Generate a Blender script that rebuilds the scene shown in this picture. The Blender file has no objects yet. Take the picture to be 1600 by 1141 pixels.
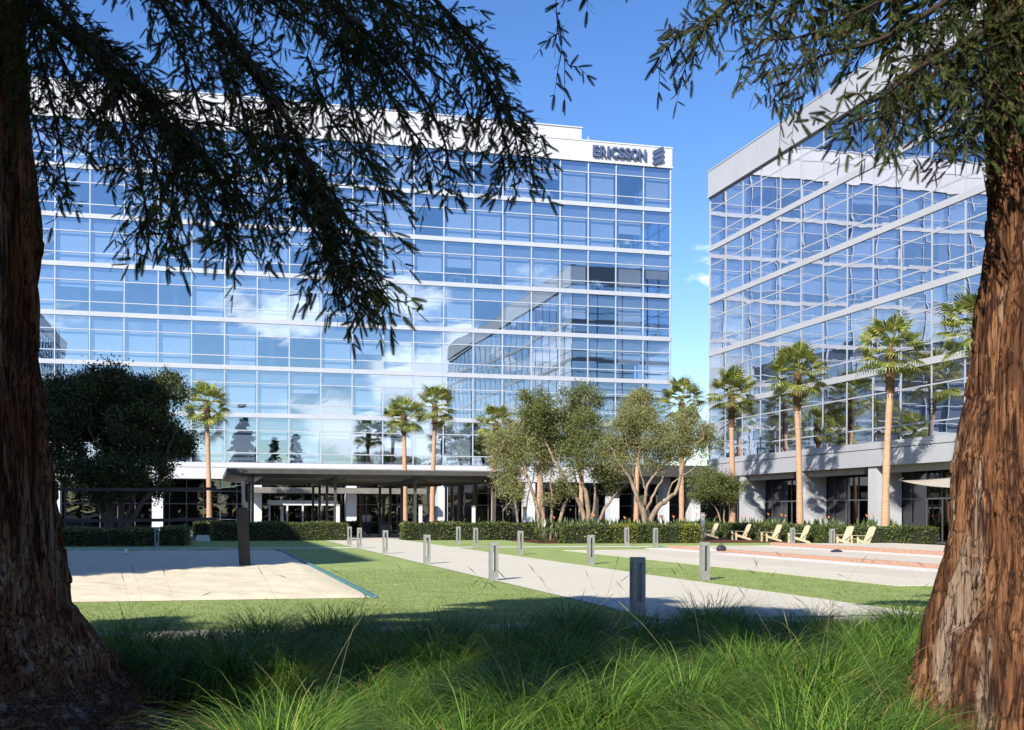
import bpy, math, random
import numpy as np
from mathutils import Vector, Matrix

# ------------------------------------------------------------------ camera, sky, sun, exposure
scene = bpy.context.scene
COL = scene.collection
F, HX, HY, ROLL, EYE = 1820.0, 800.0, 802.0, 0.0035, 1.65
cam = bpy.data.cameras.new('camera')
cam.sensor_width = 36.0
cam.lens = F / 1600.0 * 36.0
cam.shift_y = (HY - 570.5) / 1600.0
cam.clip_start, cam.clip_end = 0.05, 4000.0
cam_ob = bpy.data.objects.new('camera', cam)
COL.objects.link(cam_ob)
cam_ob.matrix_world = Matrix.Translation((0, 0, EYE)) @ Matrix.Rotation(math.pi / 2, 4, 'X') @ Matrix.Rotation(ROLL, 4, 'Z')
scene.camera = cam_ob

SUN_EL = math.radians(35.0)
SUN_TO = Vector((-0.456 * math.cos(SUN_EL), -0.890 * math.cos(SUN_EL), math.sin(SUN_EL)))   # towards the sun
SUN_ROT = math.atan2(SUN_TO.x, SUN_TO.y)

world = bpy.data.worlds.new('World')
scene.world = world
world.use_nodes = True
wn, wl = world.node_tree.nodes, world.node_tree.links
wn.clear()
w_out = wn.new('ShaderNodeOutputWorld')
w_bg = wn.new('ShaderNodeBackground')
w_bg.inputs['Strength'].default_value = 0.104
sky = wn.new('ShaderNodeTexSky')
sky.sky_type = 'NISHITA'
sky.sun_disc = False
sky.sun_elevation = SUN_EL
sky.sun_rotation = SUN_ROT
sky.air_density = 1.0
sky.dust_density = 0.15
sky.ozone_density = 3.0
sky.altitude = 0
hsv = wn.new('ShaderNodeHueSaturation')
hsv.inputs['Hue'].default_value = 0.512
hsv.inputs['Saturation'].default_value = 1.24
hsv.inputs['Value'].default_value = 1.0
wl.new(sky.outputs[0], hsv.inputs['Color'])
# low cumulus in the half of the sky behind the camera, a wisp or two ahead
tc = wn.new('ShaderNodeTexCoord')
sep = wn.new('ShaderNodeSeparateXYZ')
wl.new(tc.outputs['Generated'], sep.inputs[0])
def wmath(op, a, b=None, c=None, clamp=False):
    n = wn.new('ShaderNodeMath'); n.operation = op; n.use_clamp = clamp
    for i, x in enumerate((a, b, c)):
        if x is None: continue
        if isinstance(x, (int, float)): n.inputs[i].default_value = x
        else: wl.new(x, n.inputs[i])
    return n.outputs[0]
def wramp(x, a, b):
    n = wn.new('ShaderNodeMapRange'); n.interpolation_type = 'SMOOTHSTEP'
    wl.new(x, n.inputs[0]); n.inputs[1].default_value = a; n.inputs[2].default_value = b
    return n.outputs[0]
mp = wn.new('ShaderNodeMapping'); mp.inputs['Scale'].default_value = (1.0, 1.0, 2.3)
mp.inputs['Location'].default_value = (0.35, 0.1, 0.0)
wl.new(tc.outputs['Generated'], mp.inputs[0])
nz = wn.new('ShaderNodeTexNoise'); nz.inputs['Scale'].default_value = 6.0; nz.inputs['Detail'].default_value = 7; nz.inputs['Roughness'].default_value = 0.56
wl.new(mp.outputs[0], nz.inputs['Vector'])
band = wmath('MULTIPLY', wramp(sep.outputs[2], 0.0, 0.05), wramp(sep.outputs[2], 0.30, 0.13))
south = wramp(sep.outputs[1], 0.15, -0.2)
wisp = wmath('MULTIPLY', wramp(sep.outputs[1], 0.9, 0.95), 0.45)
where = wmath('MULTIPLY', band, wmath('ADD', south, wisp, clamp=True))
thr = wmath('SUBTRACT', 0.70, wmath('MULTIPLY', where, 0.215))
cl = wn.new('ShaderNodeMapRange'); cl.interpolation_type = 'SMOOTHSTEP'
wl.new(nz.outputs[0], cl.inputs[0]); wl.new(thr, cl.inputs[1]); wl.new(wmath('ADD', thr, 0.10), cl.inputs[2])
cm = wmath('MULTIPLY', cl.outputs[0], wramp(where, 0.0, 0.25))
cmix = wn.new('ShaderNodeMixRGB')
wl.new(wmath('MULTIPLY', cm, 0.9), cmix.inputs[0])
wl.new(hsv.outputs[0], cmix.inputs[1])
cmix.inputs[2].default_value = (12.0, 12.2, 12.8, 1)
wl.new(cmix.outputs[0], w_bg.inputs['Color'])
wl.new(w_bg.outputs[0], w_out.inputs['Surface'])

sun_l = bpy.data.lights.new('sun', 'SUN')
sun_l.energy = 4.2
sun_l.angle = math.radians(0.53)
sun_l.color = (1.0, 0.94, 0.85)
sun_ob = bpy.data.objects.new('sun', sun_l)
COL.objects.link(sun_ob)
sun_ob.rotation_euler = SUN_TO.to_track_quat('Z', 'Y').to_euler()

scene.view_settings.view_transform = 'Standard'
scene.view_settings.look = 'None'
scene.view_settings.gamma = 1.0
scene.view_settings.exposure = 0.85
scene.view_settings.use_curve_mapping = False
scene.render.engine = 'CYCLES'
scene.cycles.max_bounces = 8
scene.cycles.diffuse_bounces = 3
scene.cycles.glossy_bounces = 4
scene.cycles.transmission_bounces = 4
scene.cycles.transparent_max_bounces = 12
scene.cycles.use_denoising = True
scene.cycles.denoiser = 'OPENIMAGEDENOISE'
scene.cycles.denoising_prefilter = 'ACCURATE'
scene.cycles.denoising_input_passes = 'RGB_ALBEDO_NORMAL'
scene.cycles.caustics_reflective = False
scene.cycles.caustics_refractive = False
scene.cycles.sample_clamp_indirect = 6.0

# ------------------------------------------------------------------ campus grid: u runs along the far facade, v along the right one
CA, SA = 0.96696, 0.25493
ROT = math.atan2(SA, CA)
def W(u, v, z=0.0): return Vector((u * CA - v * SA, u * SA + v * CA, z))
def UV(x, y): return (x * CA + y * SA, -x * SA + y * CA)
def unroll(px, py):
    dx, dy = px - HX, py - HY
    return dx + ROLL * dy, dy - ROLL * dx
def P(px, py, Z):                        # the point at depth Z seen at pixel px, py
    dx, dy = unroll(px, py)
    return Vector((dx / F * Z, Z, EYE - dy / F * Z))
def G(px, py):                           # the ground point seen at pixel px, py
    dx, dy = unroll(px, py)
    Z = EYE * F / dy
    return Vector((dx / F * Z, Z, 0.0))
def on_v(px, v):                         # ground point on the line v = const
    k = (px - HX) / F
    return W(v * (SA + CA * k) / (CA - SA * k), v)
def on_u(px, u):
    k = (px - HX) / F
    return W(u, u * (CA - SA * k) / (SA + CA * k))

# ------------------------------------------------------------------ materials
def new_mat(name):
    m = bpy.data.materials.new(name); m.use_nodes = True
    m.node_tree.nodes.clear()
    return m, m.node_tree.nodes, m.node_tree.links
def rgba(c): return (c[0], c[1], c[2], 1.0)
def noise_node(n, l, scale, detail=4, stretch=None, coord='Object', rough=0.55):
    t = n.new('ShaderNodeTexCoord')
    z = n.new('ShaderNodeTexNoise'); z.inputs['Scale'].default_value = scale; z.inputs['Detail'].default_value = detail; z.inputs['Roughness'].default_value = rough
    src = t.outputs[coord]
    if stretch:
        m = n.new('ShaderNodeMapping'); m.inputs['Scale'].default_value = stretch
        l.new(src, m.inputs[0]); src = m.outputs[0]
    l.new(src, z.inputs['Vector'])
    return z.outputs[0]
def ramp(n, l, x, stops):
    r = n.new('ShaderNodeValToRGB')
    while len(r.color_ramp.elements) < len(stops): r.color_ramp.elements.new(0.5)
    for e, (p, c) in zip(r.color_ramp.elements, stops): e.position = p; e.color = rgba(c)
    l.new(x, r.inputs[0])
    return r.outputs[0]
def surf(name, c1, c2, scale=3.0, rough=0.6, bump=0.0, detail=5, stretch=None, bscale=None, metal=0.0, coat=0.0, spec=0.4):
    m, n, l = new_mat(name)
    o = n.new('ShaderNodeOutputMaterial'); b = n.new('ShaderNodeBsdfPrincipled')
    nz = noise_node(n, l, scale, detail, stretch)
    l.new(ramp(n, l, nz, [(0.32, c1), (0.68, c2)]), b.inputs['Base Color'])
    b.inputs['Roughness'].default_value = rough; b.inputs['Metallic'].default_value = metal
    b.inputs['Specular IOR Level'].default_value = spec
    if coat: b.inputs['Coat Weight'].default_value = coat
    if bump:
        bp = n.new('ShaderNodeBump'); bp.inputs['Strength'].default_value = bump; bp.inputs['Distance'].default_value = 0.02
        l.new(noise_node(n, l, bscale or scale * 6, 5, stretch), bp.inputs['Height']); l.new(bp.outputs[0], b.inputs['Normal'])
    l.new(b.outputs[0], o.inputs['Surface'])
    return m
def leafy(name, stops, trans=0.35, rough=0.45, spec=0.25, tcol=None, zfade=None):
    m, n, l = new_mat(name)
    o = n.new('ShaderNodeOutputMaterial'); b = n.new('ShaderNodeBsdfPrincipled')
    g = n.new('ShaderNodeNewGeometry')
    c = ramp(n, l, g.outputs['Random Per Island'], stops)
    l.new(c, b.inputs['Base Color'])
    b.inputs['Roughness'].default_value = rough; b.inputs['Specular IOR Level'].default_value = spec
    t = n.new('ShaderNodeBsdfTranslucent')
    hs = n.new('ShaderNodeHueSaturation'); hs.inputs['Hue'].default_value = 0.48; hs.inputs['Saturation'].default_value = 1.1; hs.inputs['Value'].default_value = 1.5
    l.new(c, hs.inputs['Color']); l.new(hs.outputs[0], t.inputs['Color'])
    mx = n.new('ShaderNodeMixShader'); mx.inputs[0].default_value = trans
    l.new(b.outputs[0], mx.inputs[1]); l.new(t.outputs[0], mx.inputs[2]); l.new(mx.outputs[0], o.inputs['Surface'])
    return m
def glass(name, refl, tint, base=0.32, wave=0.0, wscale=0.35):
    m, n, l = new_mat(name)
    o = n.new('ShaderNodeOutputMaterial')
    t = n.new('ShaderNodeBsdfTransparent'); t.inputs[0].default_value = rgba(tint)
    g = n.new('ShaderNodeBsdfGlossy'); g.inputs[0].default_value = rgba(refl); g.inputs['Roughness'].default_value = 0.0
    lw = n.new('ShaderNodeLayerWeight'); lw.inputs[0].default_value = 0.5
    pw = n.new('ShaderNodeMath'); pw.operation = 'POWER'; pw.inputs[1].default_value = 4.0
    l.new(lw.outputs['Facing'], pw.inputs[0])
    mr = n.new('ShaderNodeMapRange'); mr.inputs[1].default_value = 0.0; mr.inputs[2].default_value = 1.0
    mr.inputs[3].default_value = base; mr.inputs[4].default_value = 0.95
    l.new(pw.outputs[0], mr.inputs[0])
    if wave:
        bp = n.new('ShaderNodeBump'); bp.inputs['Strength'].default_value = 1.0; bp.inputs['Distance'].default_value = wave
        l.new(noise_node(n, l, wscale, 1.5), bp.inputs['Height']); l.new(bp.outputs[0], g.inputs['Normal'])
    mx = n.new('ShaderNodeMixShader')
    l.new(mr.outputs[0], mx.inputs[0]); l.new(t.outputs[0], mx.inputs[1]); l.new(g.outputs[0], mx.inputs[2])
    l.new(mx.outputs[0], o.inputs['Surface'])
    return m
def panelled(name, c1, c2, pu, pz, rough=0.5):        # smooth metal panels with fine joints
    m, n, l = new_mat(name)
    o = n.new('ShaderNodeOutputMaterial'); b = n.new('ShaderNodeBsdfPrincipled')
    nz = noise_node(n, l, 0.25, 3)
    l.new(ramp(n, l, nz, [(0.3, c1), (0.7, c2)]), b.inputs['Base Color'])
    b.inputs['Roughness'].default_value = rough
    l.new(b.outputs[0], o.inputs['Surface'])
    return m
def ground_mat(name, stops, s1, s2, bump=0.3, bscale=40, rough=0.9, stretch=None, mixf=0.5):
    m, n, l = new_mat(name)
    o = n.new('ShaderNodeOutputMaterial'); b = n.new('ShaderNodeBsdfPrincipled')
    a = noise_node(n, l, s1, 5, stretch); c = noise_node(n, l, s2, 6, stretch)
    mx = n.new('ShaderNodeMix'); mx.data_type = 'FLOAT'; mx.inputs[0].default_value = mixf
    l.new(a, mx.inputs[2]); l.new(c, mx.inputs[3])
    l.new(ramp(n, l, mx.outputs[0], stops), b.inputs['Base Color'])
    b.inputs['Roughness'].default_value = rough; b.inputs['Specular IOR Level'].default_value = 0.2
    bp = n.new('ShaderNodeBump'); bp.inputs['Strength'].default_value = bump; bp.inputs['Distance'].default_value = 0.03
    l.new(noise_node(n, l, bscale, 6, stretch), bp.inputs['Height']); l.new(bp.outputs[0], b.inputs['Normal'])
    l.new(b.outputs[0], o.inputs['Surface'])
    return m

M = {}
M['white'] = panelled('white_panel', (0.55, 0.56, 0.59), (0.61, 0.62, 0.65), 2.8, 1)
M['mullion'] = surf('mullion_paint', (0.44, 0.49, 0.56), (0.50, 0.55, 0.62), 1.0, 0.4)
M['band_white'] = surf('band_white', (0.45, 0.48, 0.53), (0.50, 0.53, 0.58), 1.0, 0.4)
M['grey_panel'] = panelled('grey_panel', (0.40, 0.41, 0.43), (0.45, 0.46, 0.48), 3, 1)
M['grey_band'] = panelled('grey_band', (0.42, 0.43, 0.45), (0.46, 0.47, 0.49), 3, 1)
M['grey_mullion'] = surf('grey_mullion', (0.40, 0.42, 0.46), (0.45, 0.47, 0.51), 1.0, 0.4)
M['pier_grey'] = panelled('pier_grey', (0.46, 0.47, 0.485), (0.52, 0.53, 0.545), 3, 1)
M['pier_white'] = panelled('pier_white', (0.62, 0.64, 0.67), (0.68, 0.70, 0.73), 3, 1)
M['beige'] = surf('beige_screen', (0.40, 0.36, 0.28), (0.46, 0.42, 0.33), 2, 0.7)
M['darkframe'] = surf('dark_frame', (0.10, 0.11, 0.12), (0.13, 0.14, 0.15), 2, 0.4, metal=0.3)
M['glass_far'] = glass('glass_far', (0.74, 0.87, 1.0), (0.66, 0.76, 0.90), 0.44, 0.004, 0.30)
M['glass_right'] = glass('glass_right', (0.95, 0.95, 1.0), (0.56, 0.62, 0.76), 0.66, 0.009, 0.32)
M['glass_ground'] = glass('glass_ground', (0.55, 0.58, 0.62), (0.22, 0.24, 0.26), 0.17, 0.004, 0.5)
M['blind'] = surf('blind_fabric', (0.62, 0.63, 0.62), (0.68, 0.69, 0.68), 2, 0.9)
M['slab'] = surf('interior_slab', (0.30, 0.31, 0.33), (0.36, 0.37, 0.39), 1, 0.8)
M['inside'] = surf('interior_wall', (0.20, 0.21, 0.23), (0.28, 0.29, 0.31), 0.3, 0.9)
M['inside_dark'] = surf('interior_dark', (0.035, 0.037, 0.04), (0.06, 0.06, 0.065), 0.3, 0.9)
M['column'] = surf('interior_column', (0.70, 0.72, 0.70), (0.78, 0.80, 0.78), 1, 0.7)
M['sign_blue'] = surf('sign_blue', (0.06, 0.09, 0.17), (0.08, 0.12, 0.22), 2, 0.4)
M['bronze'] = surf('bronze_paint', (0.060, 0.058, 0.052), (0.085, 0.082, 0.074), 1.5, 0.45, metal=0.0)
M['bronze_light'] = surf('bronze_soffit', (0.16, 0.15, 0.13), (0.22, 0.205, 0.18), 1.5, 0.6)
M['galv'] = surf('bollard_metal', (0.24, 0.24, 0.225), (0.31, 0.31, 0.295), 6, 0.55, metal=0.1)
M['lightpost'] = surf('light_post_white', (0.70, 0.71, 0.68), (0.78, 0.79, 0.76), 3, 0.5)
M['cream_wood'] = surf('cream_wood', (0.55, 0.46, 0.30), (0.66, 0.56, 0.38), 6, 0.6, stretch=(1, 6, 6))
M['net'] = surf('net_tape', (0.02, 0.02, 0.025), (0.035, 0.035, 0.04), 5, 0.8)
M['pad'] = surf('post_pad', (0.018, 0.014, 0.013), (0.030, 0.023, 0.021), 5, 0.6, bump=0.2)
M['teal'] = surf('teal_edging', (0.05, 0.15, 0.15), (0.09, 0.22, 0.22), 3, 0.6)
M['brick'] = surf('brick_red', (0.42, 0.24, 0.165), (0.54, 0.34, 0.24), 9, 0.85, bump=0.3)
M['concrete'] = ground_mat('path_concrete', [(0.3, (0.55, 0.51, 0.405)), (0.7, (0.63, 0.585, 0.475))], 0.35, 9, 0.12, 60)
M['kerb'] = ground_mat('kerb_concrete', [(0.3, (0.60, 0.58, 0.54)), (0.7, (0.70, 0.68, 0.64))], 0.5, 9, 0.12, 60)
M['granite'] = ground_mat('decomposed_granite', [(0.3, (0.50, 0.45, 0.36)), (0.7, (0.63, 0.57, 0.47))], 0.5, 14, 0.3, 50)
M['paving'] = ground_mat('grey_paving', [(0.3, (0.30, 0.29, 0.27)), (0.7, (0.38, 0.37, 0.35))], 0.3, 8, 0.1, 40)
M['asphalt'] = ground_mat('grey_asphalt', [(0.3, (0.07, 0.07, 0.07)), (0.7, (0.12, 0.12, 0.115))], 0.3, 8, 0.1, 40)
M['sand'] = ground_mat('court_sand', [(0.3, (0.62, 0.54, 0.38)), (0.7, (0.72, 0.64, 0.46))], 0.8, 20, 0.5, 30)
M['lawn'] = ground_mat('lawn_grass', [(0.34, (0.17, 0.235, 0.060)), (0.5, (0.30, 0.385, 0.125)), (0.66, (0.44, 0.50, 0.20))], 1.3, 26, 0.9, 55, mixf=0.62)
M['mulch'] = ground_mat('bark_mulch', [(0.3, (0.05, 0.022, 0.014)), (0.55, (0.12, 0.05, 0.03)), (0.75, (0.20, 0.10, 0.06))], 8, 40, 0.9, 45)
M['redwood'] = leafy('redwood_needles', [(0.0, (0.016, 0.032, 0.011)), (0.6, (0.038, 0.060, 0.018)), (0.88, (0.085, 0.10, 0.030)), (0.95, (0.17, 0.095, 0.038))], 0.28, 0.6, 0.06)
M['olive'] = leafy('olive_leaves', [(0.0, (0.13, 0.15, 0.052)), (0.5, (0.24, 0.25, 0.095)), (1.0, (0.39, 0.37, 0.18))], 0.30, 0.5)
M['olive_green'] = leafy('green_leaves', [(0.0, (0.075, 0.10, 0.033)), (0.5, (0.15, 0.175, 0.06)), (1.0, (0.27, 0.28, 0.11))], 0.30, 0.5)
M['broad_leaf_shaded'] = leafy('shaded_broad_leaves', [(0.0, (0.030, 0.044, 0.018)), (0.6, (0.062, 0.082, 0.032)), (1.0, (0.15, 0.16, 0.06))], 0.2, 0.5, 0.15)  # green leaf tones darkened, the left tree's shade put into the colour
M['dark_bark'] = surf('dark_bark', (0.06, 0.048, 0.038), (0.14, 0.11, 0.085), 5, 0.9, bump=0.5, stretch=(1, 1, 0.4))
M['palm_leaf'] = leafy('palm_leaves', [(0.0, (0.09, 0.135, 0.030)), (0.5, (0.26, 0.31, 0.075)), (1.0, (0.50, 0.48, 0.14))], 0.35, 0.4, 0.4)
M['hedge'] = leafy('hedge_leaves', [(0.0, (0.030, 0.052, 0.014)), (0.5, (0.075, 0.11, 0.028)), (1.0, (0.22, 0.25, 0.075))], 0.25, 0.4, 0.4)
M['hedge_yellow'] = leafy('yellow_hedge_leaves', [(0.0, (0.10, 0.12, 0.02)), (0.5, (0.20, 0.21, 0.03)), (1.0, (0.33, 0.31, 0.06))], 0.3, 0.4, 0.4)
M['hedge_core'] = surf('hedge_core', (0.012, 0.016, 0.008), (0.025, 0.03, 0.014), 5, 0.9)
M['strap_leaf'] = leafy('broad_leaves', [(0.0, (0.05, 0.09, 0.03)), (0.5, (0.11, 0.16, 0.055)), (1.0, (0.24, 0.29, 0.11))], 0.3, 0.35, 0.5)
M['flower'] = surf('orange_flower', (0.60, 0.16, 0.04), (0.70, 0.28, 0.08), 4, 0.6)
M['grass'] = leafy('tuft_blades', [(0.0, (0.025, 0.062, 0.010)), (0.45, (0.085, 0.185, 0.024)), (0.93, (0.25, 0.38, 0.066)), (0.98, (0.34, 0.32, 0.10)), (1.0, (0.40, 0.22, 0.09))], 0.35, 0.5, 0.12)
M['straw'] = surf('straw_stalks', (0.14, 0.135, 0.07), (0.26, 0.24, 0.14), 5, 0.7)
M['palm_trunk'] = surf('palm_trunk', (0.44, 0.255, 0.15), (0.56, 0.35, 0.22), 1.6, 0.85, bump=1.0, stretch=(1, 1, 9), bscale=5)
M['palm_boot'] = surf('palm_boots', (0.12, 0.065, 0.035), (0.26, 0.15, 0.08), 9, 0.9, bump=0.8)
M['pale_bark'] = surf('pale_bark', (0.16, 0.115, 0.08), (0.38, 0.29, 0.21), 5, 0.85, bump=0.5, stretch=(1, 1, 0.4))
M['skin'] = surf('skin', (0.36, 0.20, 0.13), (0.40, 0.235, 0.155), 4, 0.55)
M['lilac'] = surf('lilac_cloth', (0.50, 0.46, 0.62), (0.56, 0.52, 0.68), 6, 0.8)
M['whitecloth'] = surf('white_cloth', (0.70, 0.70, 0.70), (0.78, 0.78, 0.78), 6, 0.8)
M['jeans'] = surf('dark_blue_cloth', (0.03, 0.045, 0.11), (0.045, 0.06, 0.14), 8, 0.8)
M['hair'] = surf('dark_hair', (0.015, 0.012, 0.01), (0.03, 0.024, 0.02), 20, 0.5)
M['shoe'] = surf('dark_shoe', (0.02, 0.02, 0.02), (0.04, 0.04, 0.04), 8, 0.5)
M['bag'] = surf('dark_bag', (0.02, 0.02, 0.035), (0.04, 0.04, 0.06), 10, 0.7)
M['towel'] = surf('pale_teal_cloth', (0.45, 0.62, 0.60), (0.60, 0.72, 0.70), 10, 0.9)
M['sail'] = surf('sail_cloth', (0.40, 0.35, 0.28), (0.46, 0.41, 0.33), 2, 0.8)
M['bin'] = surf('bin_grey', (0.12, 0.12, 0.12), (0.16, 0.16, 0.16), 3, 0.5)
M['orange_wall'] = surf('lobby_orange', (0.75, 0.42, 0.18), (0.80, 0.50, 0.24), 1, 0.8)
M['ball_white'] = surf('ball_white', (0.72, 0.72, 0.66), (0.8, 0.8, 0.74), 5, 0.5)
M['ball_blue'] = surf('ball_blue', (0.02, 0.04, 0.16), (0.03, 0.06, 0.2), 5, 0.5)
M['ball_yellow'] = surf('ball_yellow', (0.62, 0.5, 0.08), (0.7, 0.58, 0.1), 5, 0.5)

def bark_mat(name, stops, streak=1.0):
    m, n, l = new_mat(name)
    o = n.new('ShaderNodeOutputMaterial'); b = n.new('ShaderNodeBsdfPrincipled')
    a = noise_node(n, l, 9.0, 6, (1, 1, 0.10)); c = noise_node(n, l, 1.6, 4, (1, 1, 0.35)); d = noise_node(n, l, 34.0, 5, (1, 1, 0.07))
    mx = n.new('ShaderNodeMix'); mx.data_type = 'FLOAT'; mx.inputs[0].default_value = 0.45
    l.new(a, mx.inputs[2]); l.new(c, mx.inputs[3])
    mx2 = n.new('ShaderNodeMix'); mx2.data_type = 'FLOAT'; mx2.inputs[0].default_value = 0.35
    l.new(mx.outputs[0], mx2.inputs[2]); l.new(d, mx2.inputs[3])
    def mth(op, p, q, clamp=False):
        k = n.new('ShaderNodeMath'); k.operation = op; k.use_clamp = clamp
        for s_, x in ((0, p), (1, q)):
            if isinstance(x, (int, float)): k.inputs[s_].default_value = x
            else: l.new(x, k.inputs[s_])
        return k.outputs[0]
    def streak(scale, zs, wid):                         # thin dark fibres: where a stretched noise crosses its middle
        q = noise_node(n, l, scale, 3, (1, 1, zs))
        return mth('DIVIDE', mth('ABSOLUTE', mth('SUBTRACT', q, 0.5), 0), wid, True)
    col = ramp(n, l, mx2.outputs[0], stops)
    grey = noise_node(n, l, 4.5, 6, (1, 1, 0.09))
    g2 = n.new('ShaderNodeMapRange'); l.new(grey, g2.inputs[0]); g2.inputs[1].default_value = 0.54; g2.inputs[2].default_value = 0.66; g2.inputs[4].default_value = 0.75
    m1 = n.new('ShaderNodeMixRGB'); l.new(g2.outputs[0], m1.inputs[0]); l.new(col, m1.inputs[1]); m1.inputs[2].default_value = (0.30, 0.235, 0.175, 1)
    st = mth('MULTIPLY', streak(9.0, 0.035, 0.040), streak(24.0, 0.03, 0.045))
    m2 = n.new('ShaderNodeMixRGB'); l.new(st, m2.inputs[0]); m2.inputs[1].default_value = (0.022, 0.011, 0.008, 1); l.new(m1.outputs[0], m2.inputs[2])
    l.new(m2.outputs[0], b.inputs['Base Color'])
    b.inputs['Roughness'].default_value = 0.9; b.inputs['Specular IOR Level'].default_value = 0.06
    bp = n.new('ShaderNodeBump'); bp.inputs['Strength'].default_value = 1.0; bp.inputs['Distance'].default_value = 0.03
    l.new(d, bp.inputs['Height']); l.new(bp.outputs[0], b.inputs['Normal'])
    l.new(b.outputs[0], o.inputs['Surface'])
    return m
M['bark'] = bark_mat('redwood_bark', [(0.37, (0.035, 0.017, 0.011)), (0.45, (0.10, 0.046, 0.025)), (0.53, (0.20, 0.092, 0.042)), (0.59, (0.27, 0.15, 0.085)), (0.66, (0.38, 0.29, 0.22))])
M['twig'] = surf('redwood_twig', (0.025, 0.016, 0.010), (0.045, 0.028, 0.016), 8, 0.9)

# ------------------------------------------------------------------ mesh helpers
def tag(o, label=None, cat=None, group=None, kind=None):
    if label: o['label'] = label
    if cat: o['category'] = cat
    if group: o['group'] = group
    if kind: o['kind'] = kind
    return o
def thing(name, label, cat, loc=(0, 0, 0), rz=0.0, group=None):
    o = bpy.data.objects.new(name, None); COL.objects.link(o)
    o.location = loc; o.rotation_euler = (0, 0, rz)
    o.empty_display_size = 0.2
    return tag(o, label, cat, group)
def link_mesh(name, me, mat, parent=None, smooth=False):
    mats = mat if isinstance(mat, (list, tuple)) else [mat]
    for m in mats: me.materials.append(m)
    if smooth: me.polygons.foreach_set('use_smooth', np.ones(len(me.polygons), dtype=bool))
    o = bpy.data.objects.new(name, me); COL.objects.link(o)
    if parent: o.parent = parent
    return o
def copy_thing(o, loc=None, rz=None, label=None, parent=None):
    c = o.copy(); COL.objects.link(c)
    if parent: c.parent = parent
    for ch in list(o.children): copy_thing(ch, parent=c)
    if loc is not None: c.location = loc
    if rz is not None: c.rotation_euler = (0, 0, rz)
    if label: c['label'] = label
    return c
def np_mesh(name, V, Fc):
    V = np.asarray(V, dtype=np.float32).reshape(-1, 3); Fc = np.asarray(Fc, dtype=np.int32)
    k = Fc.shape[1]
    me = bpy.data.meshes.new(name)
    me.vertices.add(len(V)); me.vertices.foreach_set('co', V.ravel())
    me.loops.add(Fc.size); me.loops.foreach_set('vertex_index', Fc.ravel())
    me.polygons.add(len(Fc))
    me.polygons.foreach_set('loop_start', np.arange(0, Fc.size, k, dtype=np.int32))
    me.polygons.foreach_set('loop_total', np.full(len(Fc), k, dtype=np.int32))
    me.update(calc_edges=True)
    return me
class MB:
    def __init__(self, fr=None):
        self.v, self.f, self.fr = [], [], fr           # fr = (ox, oy, dx, dy, nx, ny): s along, d inward
        self.mi, self.cur = [], 0
    def pt(self, s, d, z):
        if self.fr is None: return (s, d, z)
        ox, oy, dx, dy, nx, ny = self.fr
        return (ox + s * dx + d * nx, oy + s * dy + d * ny, z)
    def add(self, vs, fs):
        n = len(self.v)
        self.v.extend(tuple(p) for p in vs)
        self.f.extend([tuple(i + n for i in q) for q in fs])
        self.mi.extend([self.cur] * len(fs))
    def box(self, s0, s1, d0, d1, z0, z1):
        vs = [self.pt(s, d, z) for z in (z0, z1) for d in (d0, d1) for s in (s0, s1)]
        self.add(vs, [(0, 2, 3, 1), (4, 5, 7, 6), (0, 1, 5, 4), (2, 6, 7, 3), (0, 4, 6, 2), (1, 3, 7, 5)])
    def quad(self, a, b, c, d): self.add([a, b, c, d], [(0, 1, 2, 3)])
    def obox(self, c, ax, ay, az):                     # box from centre and three half-axis vectors
        c, ax, ay, az = Vector(c), Vector(ax), Vector(ay), Vector(az)
        vs = [c + i * ax + j * ay + k * az for k in (-1, 1) for j in (-1, 1) for i in (-1, 1)]
        self.add(vs, [(0, 2, 3, 1), (4, 5, 7, 6), (0, 1, 5, 4), (2, 6, 7, 3), (0, 4, 6, 2), (1, 3, 7, 5)])
    def tube(self, pts, radii, seg=8, cap=True):
        pts = [Vector(p) for p in pts]
        if isinstance(radii, (int, float)): radii = [radii] * len(pts)
        vs, fs = [], []
        prev = None
        for i, p in enumerate(pts):
            t = (pts[min(i + 1, len(pts) - 1)] - pts[max(i - 1, 0)])
            t = t.normalized() if t.length > 1e-9 else Vector((0, 0, 1))
            if prev is None:
                a = t.cross(Vector((0, 0, 1)) if abs(t.z) < 0.9 else Vector((1, 0, 0))).normalized()
            else:
                a = prev - t * prev.dot(t)
                a = a.normalized() if a.length > 1e-6 else t.orthogonal().normalized()
            prev = a
            b = t.cross(a)
            for k in range(seg):
                th = 2 * math.pi * k / seg
                vs.append(p + (a * math.cos(th) + b * math.sin(th)) * radii[i])
        for i in range(len(pts) - 1):
            for k in range(seg):
                k2 = (k + 1) % seg
                fs.append((i * seg + k, i * seg + k2, (i + 1) * seg + k2, (i + 1) * seg + k))
        if cap:
            fs.append(tuple(range(seg - 1, -1, -1)))
            fs.append(tuple((len(pts) - 1) * seg + k for k in range(seg)))
        self.add(vs, fs)
    def build(self, name, mat, parent=None, smooth=False, bevel=0.0):
        me = bpy.data.meshes.new(name)
        me.from_pydata(self.v, [], self.f)
        if any(self.mi): me.polygons.foreach_set('material_index', np.array(self.mi, dtype=np.int32))
        me.update()
        o = link_mesh(name, me, mat, parent, smooth)
        if bevel:
            md = o.modifiers.new('bevel', 'BEVEL'); md.width = bevel; md.segments = 2; md.limit_method = 'ANGLE'
        return o
def lerp(a, b, t): return a + (b - a) * t
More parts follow.
